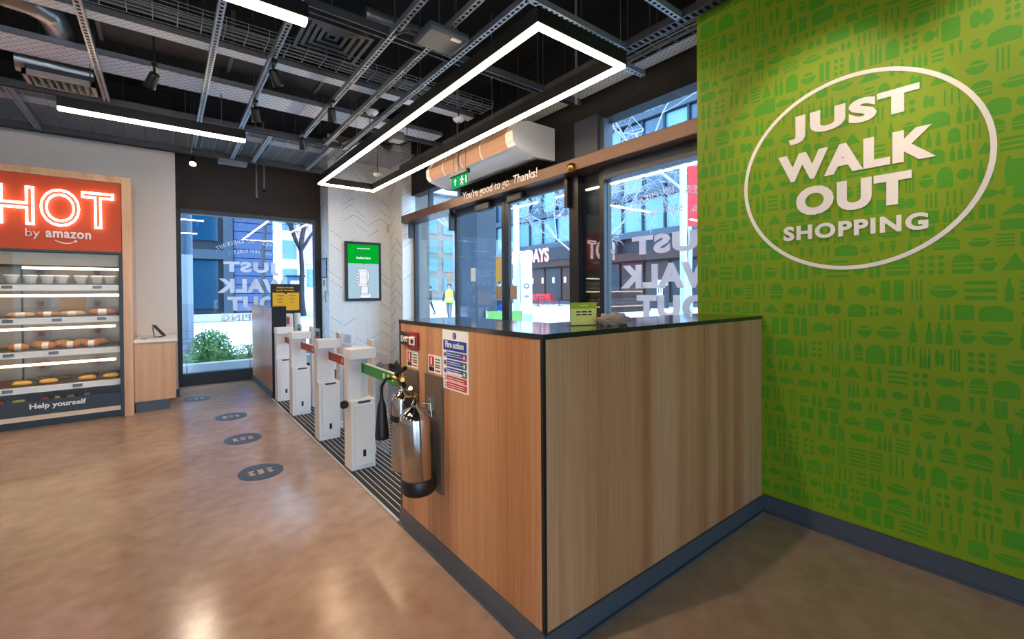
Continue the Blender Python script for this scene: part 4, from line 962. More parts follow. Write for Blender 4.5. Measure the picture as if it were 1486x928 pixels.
def basket(axis, a0, a1, c, w, z, label, hh=.06):
    mid = (a0 + a1) / 2; t = thing('wire_basket_tray', (mid, c, z) if axis == 'x' else (c, mid, z), label, 'cable tray', 'wire basket trays')
    mb = MB()
    def P(a, b, zz): return (a, b, zz) if axis == 'x' else (b, a, zz)
    prof = [(-w / 2, hh), (-w / 2, hh * .5), (-w / 2, 0), (-w / 4, 0), (0, 0), (w / 4, 0), (w / 2, 0), (w / 2, hh * .5), (w / 2, hh)]
    for b, zz in prof: mb.tube([P(a0, c + b, z + zz), P(a1, c + b, z + zz)], .0032, 5)
    n = int((a1 - a0) / .15)
    for k in range(n + 1):
        q = a0 + .15 * k; mb.tube([P(q, c - w / 2, z + hh), P(q, c - w / 2, z), P(q, c + w / 2, z), P(q, c + w / 2, z + hh)], .0032, 5)
    mb.build('wires', 'galvanised', t)
    ca = MB()
    for k in range(4): ca.tube([P(a0 + (a1 - a0) * j / 10, c - w * .3 + w * .2 * k + .01 * math.sin(j * 1.7 + k), z + .014) for j in range(11)], .008, 6)
    ca.build('cables', 'grey_plastic', t)
basket('x', -2.6, 2.95, 4.22, .26, 3.55, 'wire basket tray next to the narrow tray')
basket('y', 1.75, 4.2, 3.22, .26, 3.50, 'wire basket tray along the window side')
# mesh panel
mp_ = thing('mesh_panel', (0, 6.8, 3.47), 'dark wire mesh panel between the two far rails', 'mesh panel')
mb = MB()
for k in range(46): mb.box(-2.6, 1.98, 6.18 + .03 * k, 6.184 + .03 * k, 3.472, 3.476)
for k in range(31): mb.box(-2.6 + .15 * k, -2.594 + .15 * k, 6.17, 7.52, 3.468, 3.472)
mb.build('mesh', 'galvanised', mp_); MB().box(-2.6, 2.0, 6.16, 6.18, 3.46, 3.48).box(-2.6, 2.0, 7.51, 7.53, 3.46, 3.48).build('frame', 'dark_steel', mp_)
mp2 = thing('mesh_panel', (2.45, 6.6, 3.47), 'small dark mesh panel inside the far end of the loop', 'mesh panel')
mb = MB()
for k in range(30): mb.box(2.05, 2.9, 6.0 + .03 * k, 6.004 + .03 * k, 3.472, 3.476)
mb.box(2.05, 2.07, 6.0, 6.9, 3.46, 3.48).box(2.88, 2.9, 6.0, 6.9, 3.46, 3.48); mb.build('mesh', 'galvanised', mp2)
# ducts, soffits
rd = thing('rectangular_duct', (.5, 5.0, 3.7), 'black rectangular duct running between the two trays', 'duct')
MB().box(-.42, 1.75, 4.72, 5.16, 3.66, 4.0, c=.004).build('duct', 'black_paint', rd)
for x in (-.42, 0.5, 1.3): MB().box(x, x + .03, 4.705, 5.175, 3.645, 4.015).build('flange', 'dark_steel', rd)
for x in (-.1, .9): MB().cyl((x, 4.94, 4.0), (x, 4.94, ZC), .006, n=6).build('rod', 'dark_steel', rd)
fd = thing('flexible_duct', (-.9, 4.9, 3.6), 'silver flexible duct dropping at the picture corner', 'duct')
pts = [(-2.4, 4.90, 3.68), (-1.4, 4.88, 3.68), (-.92, 4.88, 3.68), (-.78, 4.91, 3.68), (-.70, 5.0, 3.68), (-.68, 5.15, 3.68), (-.68, 5.42, 3.68)]
cp_ = []
for i in range(len(pts) - 1):
    for k in range(10): cp_.append(Vector(pts[i]).lerp(Vector(pts[i + 1]), k / 10))
MB().tube(cp_, [.085 + .005 * (k % 2) for k in range(len(cp_))], 16).build('duct_skin', 'duct_silver', fd)
fd2 = thing('flexible_duct', (1.3, 3.4, 3.5), 'short silver duct beside the grey wireless box', 'duct')
MB().tube([Vector((1.25, 3.42, 3.62)).lerp(Vector((1.75, 3.38, 3.60)), k / 16) for k in range(17)], [.055 + .004 * (k % 2) for k in range(17)], 14).build('duct_skin', 'duct_silver', fd2)
def diffuser(x, y, s_, z, label, m='dark_steel'):
    t = thing('air_diffuser', (x, y, z), label, 'air vent', 'ceiling air diffusers')
    for k in range(5):
        a = s_ / 2 - k * s_ * .10; b = a - s_ * .055; zz = z + .012 * k
        mb = MB()
        for (x0, x1, y0, y1) in ((-a, a, -a, -b), (-a, a, b, a), (-a, -b, -b, b), (b, a, -b, b)): mb.box(x + x0, x + x1, y + y0, y + y1, zz, zz + .010)
        mb.build('blade', m, t)
    MB().box(x - s_ * .48, x + s_ * .48, y - s_ * .48, y + s_ * .48, z + .075, z + .30).build('plenum', 'black_paint', t)
    MB().cyl((x, y, z + .30), (x, y, ZC), .01, n=6).build('rod', 'dark_steel', t)
diffuser(1.13, 3.86, .52, 3.55, 'square ceiling air diffuser between the struts'); diffuser(2.45, 5.75, .42, 3.55, 'square ceiling air diffuser inside the far end of loop')
gr = thing('air_grille', (-.8, 6.3, 3.45), 'slanted lit air grille with silver duct at upper left', 'air vent')
gx0, gx1, gy0, gy1, gz = -.98, -.50, 5.74, 6.02, 3.42
MB().box(gx0, gx1, gy0, gy0 + .02, gz, gz + .05).box(gx0, gx1, gy1 - .02, gy1, gz, gz + .05).box(gx0, gx0 + .03, gy0, gy1, gz, gz + .05).box(gx1 - .03, gx1, gy0, gy1, gz, gz + .05).build('frame', 'steel', gr)
sl = None
for k in range(8):
    x = gx0 + .05 + .05 * k; MB().obox((x, gy0 + .02, gz), (.004, 0, 0), (0, gy1 - gy0 - .04, 0), (.028, 0, .045)).build('slat', 'steel', gr)
MB().cyl((gx0 - .05, 5.86, gz + .16), (gx1 - .02, 5.88, gz + .15), .105, n=20).build('duct_skin', 'duct_silver', gr); MB().box(gx0 + .02, gx1 - .02, gy0 + .02, gy1 - .02, gz + .05, gz + .10).build('plenum', 'dark_steel', gr)
MB().cyl((-.8, 5.87, gz + .26), (-.8, 5.87, ZC), .006, n=6).build('rod', 'dark_steel', gr)
# detectors
def smoke(x, y, z, label, r=.07):
    t = thing('smoke_detector', (x, y, z), label, 'detector', 'round detectors')
    MB().lathe((x, y, z), [(0, -.045), (r * .55, -.043), (r * .8, -.030), (r, -.012), (r, 0), (0, 0)], 22).build('body', 'white_plastic', t); MB().lathe((x, y, z), [(0, -.049), (.012, -.048), (.014, -.043)], 12).build('led_eye', 'black_plastic', t)
    MB().cyl((x, y, z), (x, y, ZC), .008, n=8).build('conduit', 'dark_steel', t)
smoke(1.80, 4.75, 3.44, 'white round detector on the strut outside the loop'); smoke(2.66, 4.36, 3.44, 'white round detector inside the middle of the loop'); smoke(2.60, 6.66, 3.30, 'white round detector inside the far end of the loop', .07)
# boxes under the steelwork
wb2 = thing('wireless_box', (1.62, 2.95, 3.30), 'grey wireless access box hanging under the crossing rail', 'equipment box')
MB().box(1.47, 1.80, 2.78, 3.05, 3.30, 3.36, c=.02).build('housing', 'box_grey', wb2); MB().box(1.66, 1.74, 2.80, 2.83, 3.293, 3.30).build('label_plate', 'sign_white', wb2); MB().cyl((1.62, 2.95, 3.36), (1.62, 3.2, 3.41), .015, n=8).build('arm', 'black_plastic', wb2)
MB().tube([(1.49, 2.95, 3.33), (1.42, 3.0, 3.36), (1.38, 3.2, 3.40), (1.40, 3.5, 3.44)], .008).build('cable', 'black_plastic', wb2)
em = thing('emergency_light', (.78, 7.60, 3.25), 'flat grey emergency light under the far rail', 'light')
MB().box(.62, .98, 7.55, 7.72, 3.35, 3.41, c=.01).build('housing', 'grey_plastic', em); MB().cyl((.66, 7.6, 3.41), (.66, 7.6, 3.48), .01, n=8).build('stem', 'dark_steel', em)
sp_ = thing('pendant_speaker', (2.32, 5.0, 3.2), 'grey box speaker hanging inside the loop', 'speaker')
MB().box(2.24, 2.40, 5.22, 5.38, 3.36, 3.47, c=.015).build('housing', 'grey_plastic', sp_); MB().cyl((2.32, 5.3, 3.47), (2.32, 5.3, 3.72), .014, n=8).build('stem', 'black_plastic', sp_)
pd = thing('cable_drop', (1.2, 8.4, 2.9), 'pair of thin conduit drops before the dark back wall', 'conduit')
MB().cyl((1.20, 8.3, 3.02), (1.20, 8.3, ZC), .014, n=8).build('conduit', 'steel', pd); MB().cyl((1.31, 8.3, 3.18), (1.31, 8.3, ZC), .014, n=8).build('conduit', 'steel', pd)
MB().cyl((1.20, 8.3, 2.99), (1.20, 8.3, 3.03), .02, n=8).cyl((1.31, 8.3, 3.15), (1.31, 8.3, 3.19), .02, n=8).build('end_cap', 'black_plastic', pd)
for i, (x, y, z0, lb) in enumerate(((2.97, 4.9, 2.98, 'thin threaded rod hanging near the air curtain'), (3.05, 2.9, 3.2, 'thin threaded rod hanging beside the grey post'))):
    tag(MB().cyl((x, y, z0), (x, y, ZC), .012, n=8).cyl((x, y, z0), (x, y, z0 + .05), .016, n=8).build('hanging_rod', 'galvanised'), lb, 'rod')
# air curtain
ac = thing('air_curtain', (3.2, 4.75, 3.0), 'white and tan air curtain unit mounted above the sliding doors', 'air curtain')
y0, y1 = 3.77, 5.78
def acprof(k=0.0): return [(3.60, 2.99 - k), (3.60, 3.34 + k), (3.22 - k, 3.34 + k), (3.06 - k, 3.30 + k), (2.985 - k, 3.20), (2.99 - k, 3.10), (3.03 - k, 3.05), (3.30, 2.98 - k)]
MB().prism([(a, b) for a, b in acprof()], (0, y0 + .12, 0), X3, Z3, (0, y1 - y0 - .20, 0)).build('casing', 'white_plastic', ac)
MB().prism([(a, b) for a, b in acprof(.012)], (0, y0, 0), X3, Z3, (0, .13, 0)).build('end_cap', 'white_plastic', ac)
MB().prism([(a, b) for a, b in acprof(.012)], (0, y1 - .09, 0), X3, Z3, (0, .09, 0)).build('end_cap', 'white_plastic', ac)
fr_ = [(3.22, 3.345), (3.055, 3.305), (2.979, 3.20), (2.984, 3.10), (3.026, 3.045)]
mb = MB()
for k in range(4):
    (a, b), (c_, d_) = fr_[k], fr_[k + 1]; mb.add([(a, y0 + .14, b), (c_, y0 + .14, d_), (c_, y1 - .10, d_), (a, y1 - .10, b)], [(0, 1, 2, 3)])
mb.build('grille_panel', 'curtain_tan', ac)
for y in (4.4, 4.85, 5.3):
    mb = MB()
    for k in range(4):
        (a, b), (c_, d_) = fr_[k], fr_[k + 1]; mb.add([(a - .002, y, b + .002), (c_ - .002, y, d_), (c_ - .002, y + .02, d_), (a - .002, y + .02, b + .002)], [(0, 1, 2, 3)])
    mb.build('seam_band', 'white_plastic', ac)
MB().box(3.36, 3.58, y0 + .05, y1 - .05, 2.965, 2.985).build('outlet', 'black_frame', ac)
for y in (4.2, 5.4): MB().cyl((3.4, y, 3.34), (3.4, y, ZC), .008, n=6).build('rod', 'dark_steel', ac)
# exit sign
ex = thing('exit_sign', (2.9, 4.74, 2.77), 'green running man exit sign hanging before the air curtain', 'exit sign')
MB().box(2.87, 2.93, 4.54, 4.95, 2.905, 2.96, c=.01).build('housing', 'black_plastic', ex)
MB().box(2.896, 2.904, 4.555, 4.925, 2.765, 2.905).build('panel', 'exit_green', ex)
def exq(y0, y1, z0, z1): return MB().box(2.894, 2.896, y1, y0, z0, z1)
exq(4.60, 4.575, 2.79, 2.88).build('doorway', 'exit_white', ex)
MB().prism([(0, -.012), (.05, -.012), (.05, -.035), (.085, 0), (.05, .035), (.05, .012), (0, .012)], (2.895, 4.84, 2.80), Vector((0, 0, 1)), Vector((0, 1, 0)), (-.002, 0, 0)).build('arrow', 'exit_white', ex)
MB().prism(ell(0, 0, .012, .012, 12), (2.895, 4.68, 2.885), lw, Z3, (-.002, 0, 0)).prism([(-.02, .06), (.015, .07), (.03, .04), (.05, .035), (.05, .025), (.025, .028), (.012, .045), (.006, .02), (.03, -.002), (.02, -.03), (.01, -.03), (.016, -.003), (-.008, .012), (-.03, -.02), (-.045, -.015), (-.02, .018), (-.008, .05), (-.03, .045), (-.04, .03), (-.048, .034), (-.035, .055)], (2.895, 4.68, 2.805), lw, Z3, (-.002, 0, 0)).build('running_figure', 'exit_white', ex)
for y in (4.6, 4.88): MB().cyl((2.9, y, 2.96), (2.9, y, ZC), .003, n=6).build('hanger', 'dark_steel', ex)
# ------------------------------------------------------------------ outdoors
struct('ground', MB().box(-70, 110, -70, 140, -0.4, -0.03), 'paving', 'pale paved plaza and street outside the shop', 'ground')
def facade(name, loc, label):
    return thing(name, loc, label, 'building')
# glass office and restaurant block across the plaza (faces -X)
fA = facade('glass_building', (38, 40, 0), 'blue glass office block with a restaurant at street level across the plaza')
MB().box(38.3, 48, 12, 62, 0, 34).build('walls', 'facade_dark', fA)
MB().box(37.9, 38.4, 12, 62, 0, 0.4).build('plinth', 'facade_mid', fA)
pane = None
for f in range(7):
    z0 = 7.6 + f * 3.9
    MB().box(37.7, 38.4, 12, 62, z0 - 0.7, z0 - 0.05).build('floor_band', 'facade_mid', fA)
    for k in range(20):
        y = 12.2 + 2.5 * k
        m = 'facade_glass_pale' if (f * 7 + k * 3) % 5 in (0, 1) or f == 0 else 'facade_glass'
        MB().box(38.1, 38.28, y, y + 2.3, z0, z0 + 3.1).build('window', m, fA)
for k in range(21): MB().box(37.85, 38.3, 12.0 + 2.5 * k, 12.2 + 2.5 * k, 6.9, 34).build('mullion', 'facade_dark', fA)
MB().box(37.5, 38.3, 30, 62, 5.4, 6.9).build('sign_band', 'facade_dark', fA); MB().box(37.6, 38.3, 12, 62, 4.6, 5.4).build('awning_band', 'facade_brown', fA)
for k in range(17):
    y = 12.4 + 2.95 * k
    MB().box(38.0, 38.28, y, y + 2.6, .5, 4.4).build('shop_window', 'facade_brown' if k % 3 else 'facade_dark', fA)
MB().text('TGI FRIDAYS', (37.48, 50.0, 5.25), lw, Z3, w=9.6, h=1.75, t=.05, bold=.03).build('sign_lettering', 'sign_pink', fA)
for k in range(10): MB().box(37.95, 38.0, 34.0 + 2.0 * k, 34.35 + 2.0 * k, 2.6, 3.3).build('lantern', 'totem_white', fA)
fB = facade('beige_building', (30, 92, 0), 'beige building far behind the hi-vis walker')
MB().box(14, 60, 84, 100, 0, 22).build('walls', 'facade_beige', fB)
for f in range(5):
    for k in range(11): MB().box(15 + 4 * k, 17.6 + 4 * k, 83.8, 84.05, 2 + 4 * f, 4.8 + 4 * f).build('window', 'facade_glass_pale', fB)
MB().box(13.8, 60.2, 83.7, 100, 22, 22.6).build('parapet', 'facade_mid', fB)
# street seen through the back window (faces -Y)
fC = facade('timber_building', (0, 29, 0), 'dark glazed building with blue timber cladding across the street')
MB().box(-14, 5.0, 29.2, 40, 0, 14).build('walls', 'facade_dark', fC)
for k in range(26): MB().obox((3.05, 29.18, .5 + .5 * k), (1.95, 0, 0), (0, -.16, 0.02), (0, .02, .46)).build('cladding_board', 'timber_blue', fC)
MB().box(2.55, 3.0, 28.95, 29.3, 0, 14).build('corner_post', 'facade_mid', fC)
for f in range(3):
    MB().box(-14, 2.55, 28.95, 29.3, 3.4 + 3.7 * f, 3.9 + 3.7 * f).build('floor_band', 'facade_mid', fC)
    for k in range(6): MB().box(-13.0 + 2.6 * k, -10.7 + 2.6 * k, 29.05, 29.2, .7 + 3.7 * f, 3.3 + 3.7 * f).build('window', 'facade_glass', fC)
MB().box(-14, 5.0, 28.9, 29.3, 0, .4).build('plinth', 'kerb_stone', fC)
fD = facade('pale_building', (16, 74, 0), 'pale distant building at the end of the street')
MB().box(6, 34, 72, 80, 0, 20).build('walls', 'totem_white', fD)
for f in range(4):
    for k in range(8): MB().box(7 + 3.3 * k, 9 + 3.3 * k, 71.85, 72.02, 2.5 + 4.2 * f, 5.2 + 4.2 * f).build('window', 'facade_glass_pale', fD)
MB().box(15.5, 18.5, 71.5, 71.84, 6, 15).build('banner', 'banner_pink', fD)
# planter, hedge, column by the back window
pl = thing('street_planter', (1.2, 10.2, -.03), 'stone kerbed planting bed outside the back window', 'planter')
for k in range(4): MB().box(-.7 + 1.0 * k, .285 + 1.0 * k, 9.95, 10.13, -.03, .18, c=.012).build('kerb_stone', 'kerb_stone', pl)
MB().box(-.7, 3.3, 10.13, 11.5, -.03, .12).build('soil', 'soil', pl)
def bush(x, y, z, rx, ry, rz, n, label, seed, lf=.05):
    rn = random.Random(seed); t = thing('hedge_plant', (x, y, z), label, 'plant', 'plants in the street bed'); mb = MB(); st = MB()
    for k in range(n):
        while True:
            q = Vector((rn.uniform(-1, 1), rn.uniform(-1, 1), rn.uniform(-.2, 1)))
            if .25 < q.length < 1: break
        p = Vector((x + q.x * rx, y + q.y * ry, z + max(.03, q.z * rz)))
        d = Vector((rn.uniform(-1, 1), rn.uniform(-1, 1), rn.uniform(-.3, 1))).normalized(); s_ = d.orthogonal().normalized(); L = lf * rn.uniform(.7, 1.3)
        nn = d.cross(s_) * L * .12
        mb.add([p, p + d * L * .5 + s_ * L * .32 + nn, p + d * L, p + d * L * .5 - s_ * L * .32 + nn], [(0, 1, 2), (0, 2, 3)])
    for k in range(14):
        a = rn.uniform(0, 6.28); rr_ = rn.uniform(.2, .8); st.tube([(x, y, z), (x + rx * rr_ * .5 * math.cos(a), y + ry * rr_ * .5 * math.sin(a), z + rz * .45), (x + rx * rr_ * math.cos(a), y + ry * rr_ * math.sin(a), z + rz * .9)], .006, 5)
    mb.build('foliage', 'leaf', t); st.build('stems', 'stem', t)
bush(.70, 10.7, .12, .42, .42, .62, 2200, 'dense green shrub beside the steel column', 1, .06)
bush(1.35, 10.5, .12, .40, .3, .32, 500, 'sparse low plant right of the dense shrub', 2)
bush(.28, 10.35, .12, .22, .18, .22, 320, 'small plant at the foot of steel column', 3)
tag(MB().lathe((.30, 10.75, -.03), [(0, 0), (.15, 0), (.15, .02), (.135, .03), (.135, 4.6), (0, 4.6)], 24).build('steel_column', 'column_steel'), 'round blue grey steel column outside the back window', 'column')
# trees
def tree(x, y, h, m, label, seed, r0=.16, crown=.4, lv=5, spread=.75, lean=0.0):
    rn = random.Random(seed); t = thing('bare_tree', (x, y, -.03), label, 'tree', 'bare street trees'); tr_ = MB(); br = MB()
    def grow(p, d, L, r, lev):
        pts = [p]; q = p; dd = d
        for k in range(3):
            dd = (dd + Vector((rn.uniform(-.16, .16), rn.uniform(-.16, .16), rn.uniform(-.04, .12)))).normalized(); q = q + dd * L / 3; pts.append(q)
        (tr_ if lev == 0 else br).tube(pts, [r, r * .88, r * .76, r * .62], 7 if lev < 2 else 4)
        if lev >= lv: return
        for k in range(3 if lev else 5):
            a = rn.uniform(0, 6.28); o = dd.orthogonal().normalized(); o2 = dd.cross(o)
            nd = (dd * rn.uniform(.5, .9) + (o * math.cos(a) + o2 * math.sin(a)) * spread).normalized()
            grow(pts[rn.choice((2, 3)) if lev else rn.choice((1, 2, 3))] if lev else pts[3], nd, L * rn.uniform(.58, .78) if lev else h * crown * .5, max(r * .55, .009), lev + 1)
    grow(Vector((x, y, -.03)), Vector((lean, 0, 1)), h * (1 - crown), r0, 0)
    tr_.build('trunk', m, t); br.build('branches', m, t)
def ap(px, depth):
    # plan position along the view direction of a picture column
    a = yaw + math.atan((px - 740.8) / 644.6); d = depth / math.cos(a - yaw); return (math.sin(a) * d, math.cos(a) * d)
x, y = ap(852, 20); tree(x, y, 7.6, 'bark_sunlit', 'sunlit-pale bare tree with fine branches beyond the dark door jamb', 11, .09, .62, 6)
x, y = ap(1003, 17); tree(x, y, 13, 'bark_sunlit', 'tall sunlit-pale bare tree beyond the transom window', 12, .11, .6, 6)
x, y = ap(668, 30); tree(x, y, 14, 'bark_sunlit', 'tall sunlit-pale bare tree behind the glass side panel', 17, .13, .6, 6)
x, y = ap(440, 30); tree(x, y, 11, 'bark', 'bare dark tree at the right of the back window', 13, .2, .6, 6)
x, y = ap(389, 24); tree(x, y, 12, 'bark', 'slim bare tree at the corner of the timber building', 14, .12, .5, 6)
# plaza furniture
x, y = ap(750, 16); tag(MB().lathe((x, y, -.03), [(0, 0), (.2, 0), (.2, .05), (.13, .08), (.11, 4.6), (0, 4.62)], 18).build('lamp_column', 'pole_pale'), 'pale lamp column standing next to the white totem', 'column')
x, y = ap(764, 20.6)
tt = thing('totem_sign', (x, y, 0), 'white information totem with teal roundel on the plaza', 'sign', rz=-yaw)
MB().box(x - .26, x + .26, y - .08, y + .08, .45, 3.35, c=.01).build('panel', 'totem_white', tt); MB().box(x - .28, x + .28, y - .1, y + .1, -.03, .45).build('base', 'board_grey', tt)
MB().prism(ell(0, 0, .13, .13, 24), (x, y - .081, 1.75), X3, Z3, (0, -.004, 0)).build('roundel', 'facade_glass', tt); MB().prism(ell(0, 0, .07, .07, 20), (x, y - .086, 1.75), X3, Z3, (0, -.003, 0)).build('roundel', 'totem_white', tt); MB().box(x - .1, x + .12, y - .084, y - .081, 1.2, 1.32).build('text_line', 'facade_glass_pale', tt)
x, y = ap(732, 11.0)
ab = thing('a_board', (x, y, 0), 'green folding pavement board outside the sliding doors', 'sign', rz=-yaw)
MB().obox((x - .43, y - .25, -.03), (.86, 0, 0), (0, .03, 0), (0, .2, 1.02)).build('front_panel', 'board_green', ab); MB().obox((x - .43, y + .25, -.03), (.86, 0, 0), (0, .03, 0), (0, -.2, 1.02)).build('rear_panel', 'board_green', ab)
MB().obox((x - .46, y - .262, -.03), (.03, 0, 0), (0, .05, 0), (0, .2, 1.04)).obox((x + .43, y - .262, -.03), (.03, 0, 0), (0, .05, 0), (0, .2, 1.04)).build('frame', 'totem_white', ab)
tag(MB().box(6.0, 6.6, 9.05, 9.95, -.03, 4.2, c=.01).build('outdoor_pillar', 'pillar_grey'), 'grey square pillar standing just outside the sliding doors', 'pillar')
x, y = ap(992, 13); rp_ = thing('banner_pole', (x, y, 0), 'pale pole carrying a red banner beyond the shop window', 'banner', rz=-yaw)
MB().cyl((x, y, -.03), (x, y, 5.3), .10, n=14).build('pole', 'pole_pale', rp_); MB().box(x - .2, x + .2, y - .1, y + .1, 5.3, 5.42, c=.02).build('cap', 'pole_pale', rp_); MB().box(x + .14, x + 1.0, y - .02, y + .02, 3.35, 5.1).build('banner', 'banner_red', rp_)
x, y = ap(910, 33); tag(MB().box(-2.2 + x, 2.2 + x, y - .5, y + .5, -.03, .25).box(x - 2.3, x + 2.3, y - .6, y + .6, .25, .95, c=.05).box(x - 2.3, x + 2.3, y + .45, y + .6, .95, 1.5).build('plaza_bench', 'facade_brown'), 'long dark plaza bench seen through the lettered window', 'bench')
x, y = ap(957, 39); hs = thing('food_sign', (x, y, 0), 'dark plaza panel reading HERE with a white fork', 'sign', rz=-yaw)
MB().box(x - .8, x + .8, y - .06, y + .06, -.03, 2.6).build('panel', 'facade_dark', hs); MB().text('HERE', (x - .7, y - .062, 2.0), X3, Z3, w=1.4, h=.45, t=.01, bold=.04).build('lettering', 'totem_white', hs)
MB().box(x - .1, x + .1, y - .075, y - .06, .3, 1.2).box(x - .25, x + .25, y - .075, y - .06, 1.1, 1.3).box(x - .25, x - .15, y - .075, y - .06, 1.3, 1.75).box(x - .05, x + .05, y - .075, y - .06, 1.3, 1.75).box(x + .15, x + .25, y - .075, y - .06, 1.3, 1.75).build('fork_symbol', 'totem_white', hs)
x, y = ap(428, 45); kb = thing('street_kiosk', (x, y, 0), 'blue street kiosk beyond the black sanitiser stand', 'kiosk')
MB().box(x - .8, x + .8, y - .5, y + .5, -.03, 3.2, c=.03).build('body', 'bus_blue', kb); MB().box(x - .5, x + .35, y - .52, y - .5, 1.6, 2.8).build('poster', 'totem_white', kb); MB().box(x - .9, x + .9, y - .6, y + .6, 3.2, 3.35).build('roof', 'facade_dark', kb)
# red cafe chairs and tables
def chair_mesh():
    mb = MB(); s_ = 1.35
    for sx in (-1, 1):
        for sy in (-1, 1): mb.tube([(sx * .22 * s_, sy * .22 * s_, 0), (sx * .18 * s_, sy * .18 * s_, .45 * s_)], .022 * s_, 6)
    mb.box(-.22 * s_, .22 * s_, -.22 * s_, .22 * s_, .44 * s_, .49 * s_, c=.02); mb.box(-.22 * s_, .22 * s_, .19 * s_, .23 * s_, .55 * s_, .95 * s_, c=.02)
    for sx in (-1, 1): mb.tube([(sx * .19 * s_, .2 * s_, .46 * s_), (sx * .19 * s_, .22 * s_, .9 * s_)], .02 * s_, 6)
    return mb
chs = chair_mesh().build('cafe_chair', 'chair_red')
cpos = [ap(px, d) for px, d in ((693, 52), (699, 50), (705, 53), (711, 51), (717, 53), (766, 52), (772, 50), (778, 53), (784, 50.5), (790, 53), (796, 51), (803, 52.5), (881, 41), (887, 42.5), (893, 41), (899, 42.5))]
oc_ = ('first', 'second', 'third', 'fourth', 'fifth', 'sixth', 'seventh', 'eighth', 'ninth', 'tenth', 'eleventh', 'twelfth', 'thirteenth', 'fourteenth', 'fifteenth', 'sixteenth')
for i, (x, y) in enumerate(cpos):
    c = chs if i == 0 else chs.copy()
    if i: C.objects.link(c)
    c.location = (x, y, -.03); c.rotation_euler = (0, 0, random.uniform(0, 6.28))
    tag(c, 'red cafe chair before the restaurant, %s from the left' % oc_[i], 'chair', 'red cafe chairs on the plaza')
for i, (x, y, lb) in enumerate(((*ap(702, 47), 'dark cafe table before the leftmost red chairs'), (*ap(781, 47.5), 'dark cafe table before the middle red chairs'), (*ap(812, 48), 'dark cafe table right of the middle red chairs'))):
    t = thing('cafe_table', (x, y, -.03), lb, 'table', 'cafe tables on the plaza')
    MB().lathe((x, y, .97), [(0, 0), (.6, 0), (.6, .05), (0, .05)], 18).build('top', 'table_dark', t); MB().cyl((x, y, -.03), (x, y, .97), .05, n=8).build('leg', 'table_dark', t); MB().lathe((x, y, -.03), [(0, 0), (.35, 0), (.3, .05), (0, .06)], 14).build('base', 'table_dark', t)
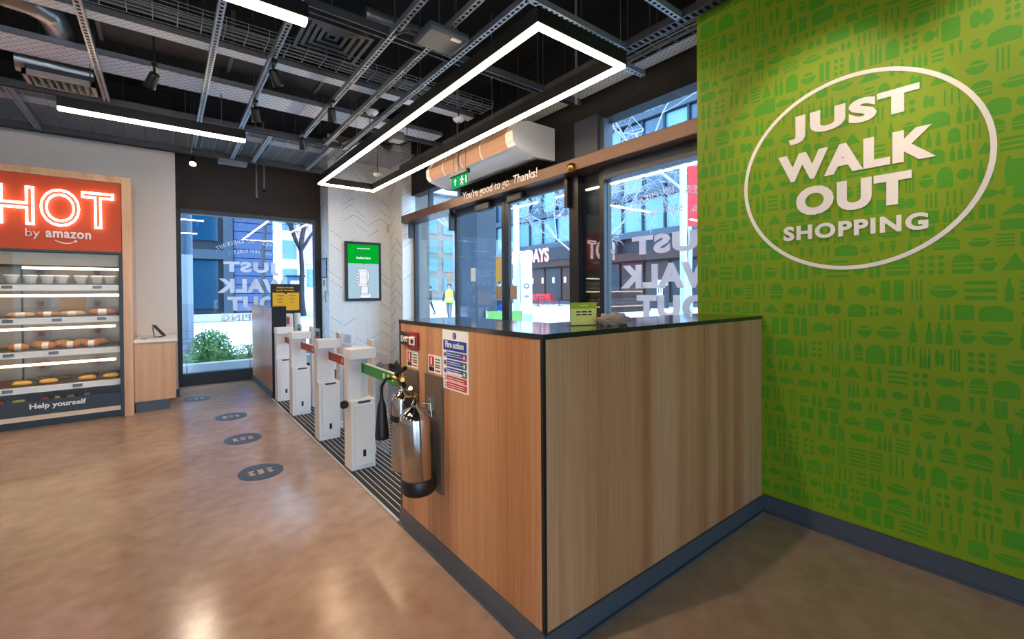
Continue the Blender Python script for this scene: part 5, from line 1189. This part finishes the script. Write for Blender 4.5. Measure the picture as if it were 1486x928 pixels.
# people
def person(loc, rz, label, trousers, top, vest, stride=.28, seed=0, sc_=1.1):
    t = thing('person', loc, label, 'person', rz=rz); t.scale = (sc_, sc_, sc_)
    s = stride
    V = {'pel': (0, 0, .95, .15, .11), 'waist': (0, .0, 1.10, .14, .10), 'chest': (0, .01, 1.32, .17, .115), 'neck': (0, .01, 1.50, .06, .06), 'head0': (0, .02, 1.58, .075, .085), 'head1': (0, .03, 1.68, .082, .10), 'head2': (0, .02, 1.765, .05, .06)}
    for sd, g in ((-1, 1), (1, -1)):
        k = 'L' if sd < 0 else 'R'
        V['hip' + k] = (sd * .09, 0, .90, .10, .10); V['knee' + k] = (sd * .10, g * s * .55 + .03, .50, .065, .065); V['ank' + k] = (sd * .10, g * s, .10, .042, .045); V['toe' + k] = (sd * .11, g * s + .15, .045, .04, .03)
        V['sh' + k] = (sd * .20, .0, 1.43, .07, .07); V['elb' + k] = (sd * .26, -g * .10, 1.15, .05, .05); V['wr' + k] = (sd * .27, -g * .16 + .08, .92, .035, .035); V['pl' + k] = (sd * .27, -g * .17 + .12, .84, .035, .022)
        for f in range(4): V['f%d%s' % (f, k)] = (sd * .27 + (f - 1.5) * .018, -g * .17 + .14, .76 + .008 * abs(f - 1), .009, .009)
        V['th' + k] = (sd * .245, -g * .17 + .17, .815, .010, .010)
    E_ = [('pel', 'waist'), ('waist', 'chest'), ('chest', 'neck'), ('neck', 'head0'), ('head0', 'head1'), ('head1', 'head2')]
    for k in 'LR': E_ += [('pel', 'hip' + k), ('hip' + k, 'knee' + k), ('knee' + k, 'ank' + k), ('ank' + k, 'toe' + k), ('chest', 'sh' + k), ('sh' + k, 'elb' + k), ('elb' + k, 'wr' + k), ('wr' + k, 'pl' + k), ('pl' + k, 'th' + k)] + [('pl' + k, 'f%d%s' % (f, k)) for f in range(4)]
    names = list(V); me = bpy.data.meshes.new('person_body'); me.from_pydata([V[n][:3] for n in names], [(names.index(a), names.index(b)) for a, b in E_], [])
    ob = bpy.data.objects.new('person_body', me); C.objects.link(ob)
    md = ob.modifiers.new('skin', 'SKIN'); sub = ob.modifiers.new('sub', 'SUBSURF'); sub.levels = 1; sub.render_levels = 1
    bm = bmesh.new(); bm.from_mesh(me); lay = bm.verts.layers.skin.verify(); bm.verts.ensure_lookup_table()
    for i, n in enumerate(names): bm.verts[i][lay].radius = V[n][3:5]; bm.verts[i][lay].use_root = (n == 'pel')
    bm.to_mesh(me); bm.free()
    dg = bpy.context.evaluated_depsgraph_get(); dg.update(); me2 = bpy.data.meshes.new_from_object(ob.evaluated_get(dg))
    bpy.data.objects.remove(ob)
    for m in (trousers, top, 'skin', 'shoe'): me2.materials.append(MATS[m])
    for p in me2.polygons:
        z = p.center.z; out = abs(p.center.x) > .215
        p.material_index = 3 if z < .10 else (2 if (out and z < .93) or z > 1.50 else (0 if z < .98 and not out else 1)); p.use_smooth = True
    b = bpy.data.objects.new('body', me2); C.objects.link(b); b.parent = t
    def child(mb, name, m):
        me = bpy.data.meshes.new(name); me.from_pydata(mb.v, [], mb.f); me.materials.append(MATS[m]); me.polygons.foreach_set('use_smooth', [True] * len(mb.f)); o = bpy.data.objects.new(name, me); C.objects.link(o); o.parent = t
    hr = MB().lathe((0, .0, 1.62), [(.088, 0), (.108, .06), (.10, .13), (.06, .18), (0, .195)], 14)
    for i, v in enumerate(hr.v): hr.v[i] = (v[0] * .95, v[1] - .012, v[2] + (.03 if v[1] > .04 and v[2] < 1.70 else 0) + (.05 if v[1] > .05 and v[2] < 1.66 else 0))
    child(hr, 'hair', 'hair')
    fc = MB().lathe((0, .125, 1.645), [(0, .018), (.010, .010), (.014, 0)], 8, axis=(0, 1, 0)); child(fc, 'nose', 'skin')
    ey = MB()
    for sx in (-.034, .034): ey.lathe((sx, .118, 1.675), [(0, .010), (.010, .005), (.012, 0)], 8, axis=(0, 1, 0))
    ey.lathe((0, .108, 1.605), [(0, .012), (.022, .006), (.026, 0)], 8, axis=(0, 1, 0)); child(ey, 'face_features', 'hair')
    if vest:
        vb = MB().lathe((0, .005, .88), [(.20, 0), (.205, .10), (.20, .25), (.215, .42), (.21, .54), (.15, .60), (.09, .625)], 20)
        for i, v in enumerate(vb.v): vb.v[i] = (v[0], v[1] * .74, v[2])
        child(vb, 'vest', 'vest')
        bd = MB().lathe((0, .005, 1.02), [(.208, 0), (.206, .05)], 20)
        for i, v in enumerate(bd.v): bd.v[i] = (v[0], v[1] * .75, v[2])
        child(bd, 'reflective_band', 'totem_white')
    return t
x, y = ap(652, 24); person((x, y, -.03), 2.4, 'person in yellow hi-vis vest walking across the plaza', 'cloth_grey', 'cloth_dark', True)
x, y = ap(624, 30); person((x, y, -.03), 1.0, 'person in dark clothes walking behind the reflected screen', 'cloth_dark', 'cloth_dark', False, .3)
x, y = ap(724, 15); person((x, y, -.03), -.6, 'person in blue trousers partly hidden by door stile', 'sign_blue', 'cloth_dark', False, .2)
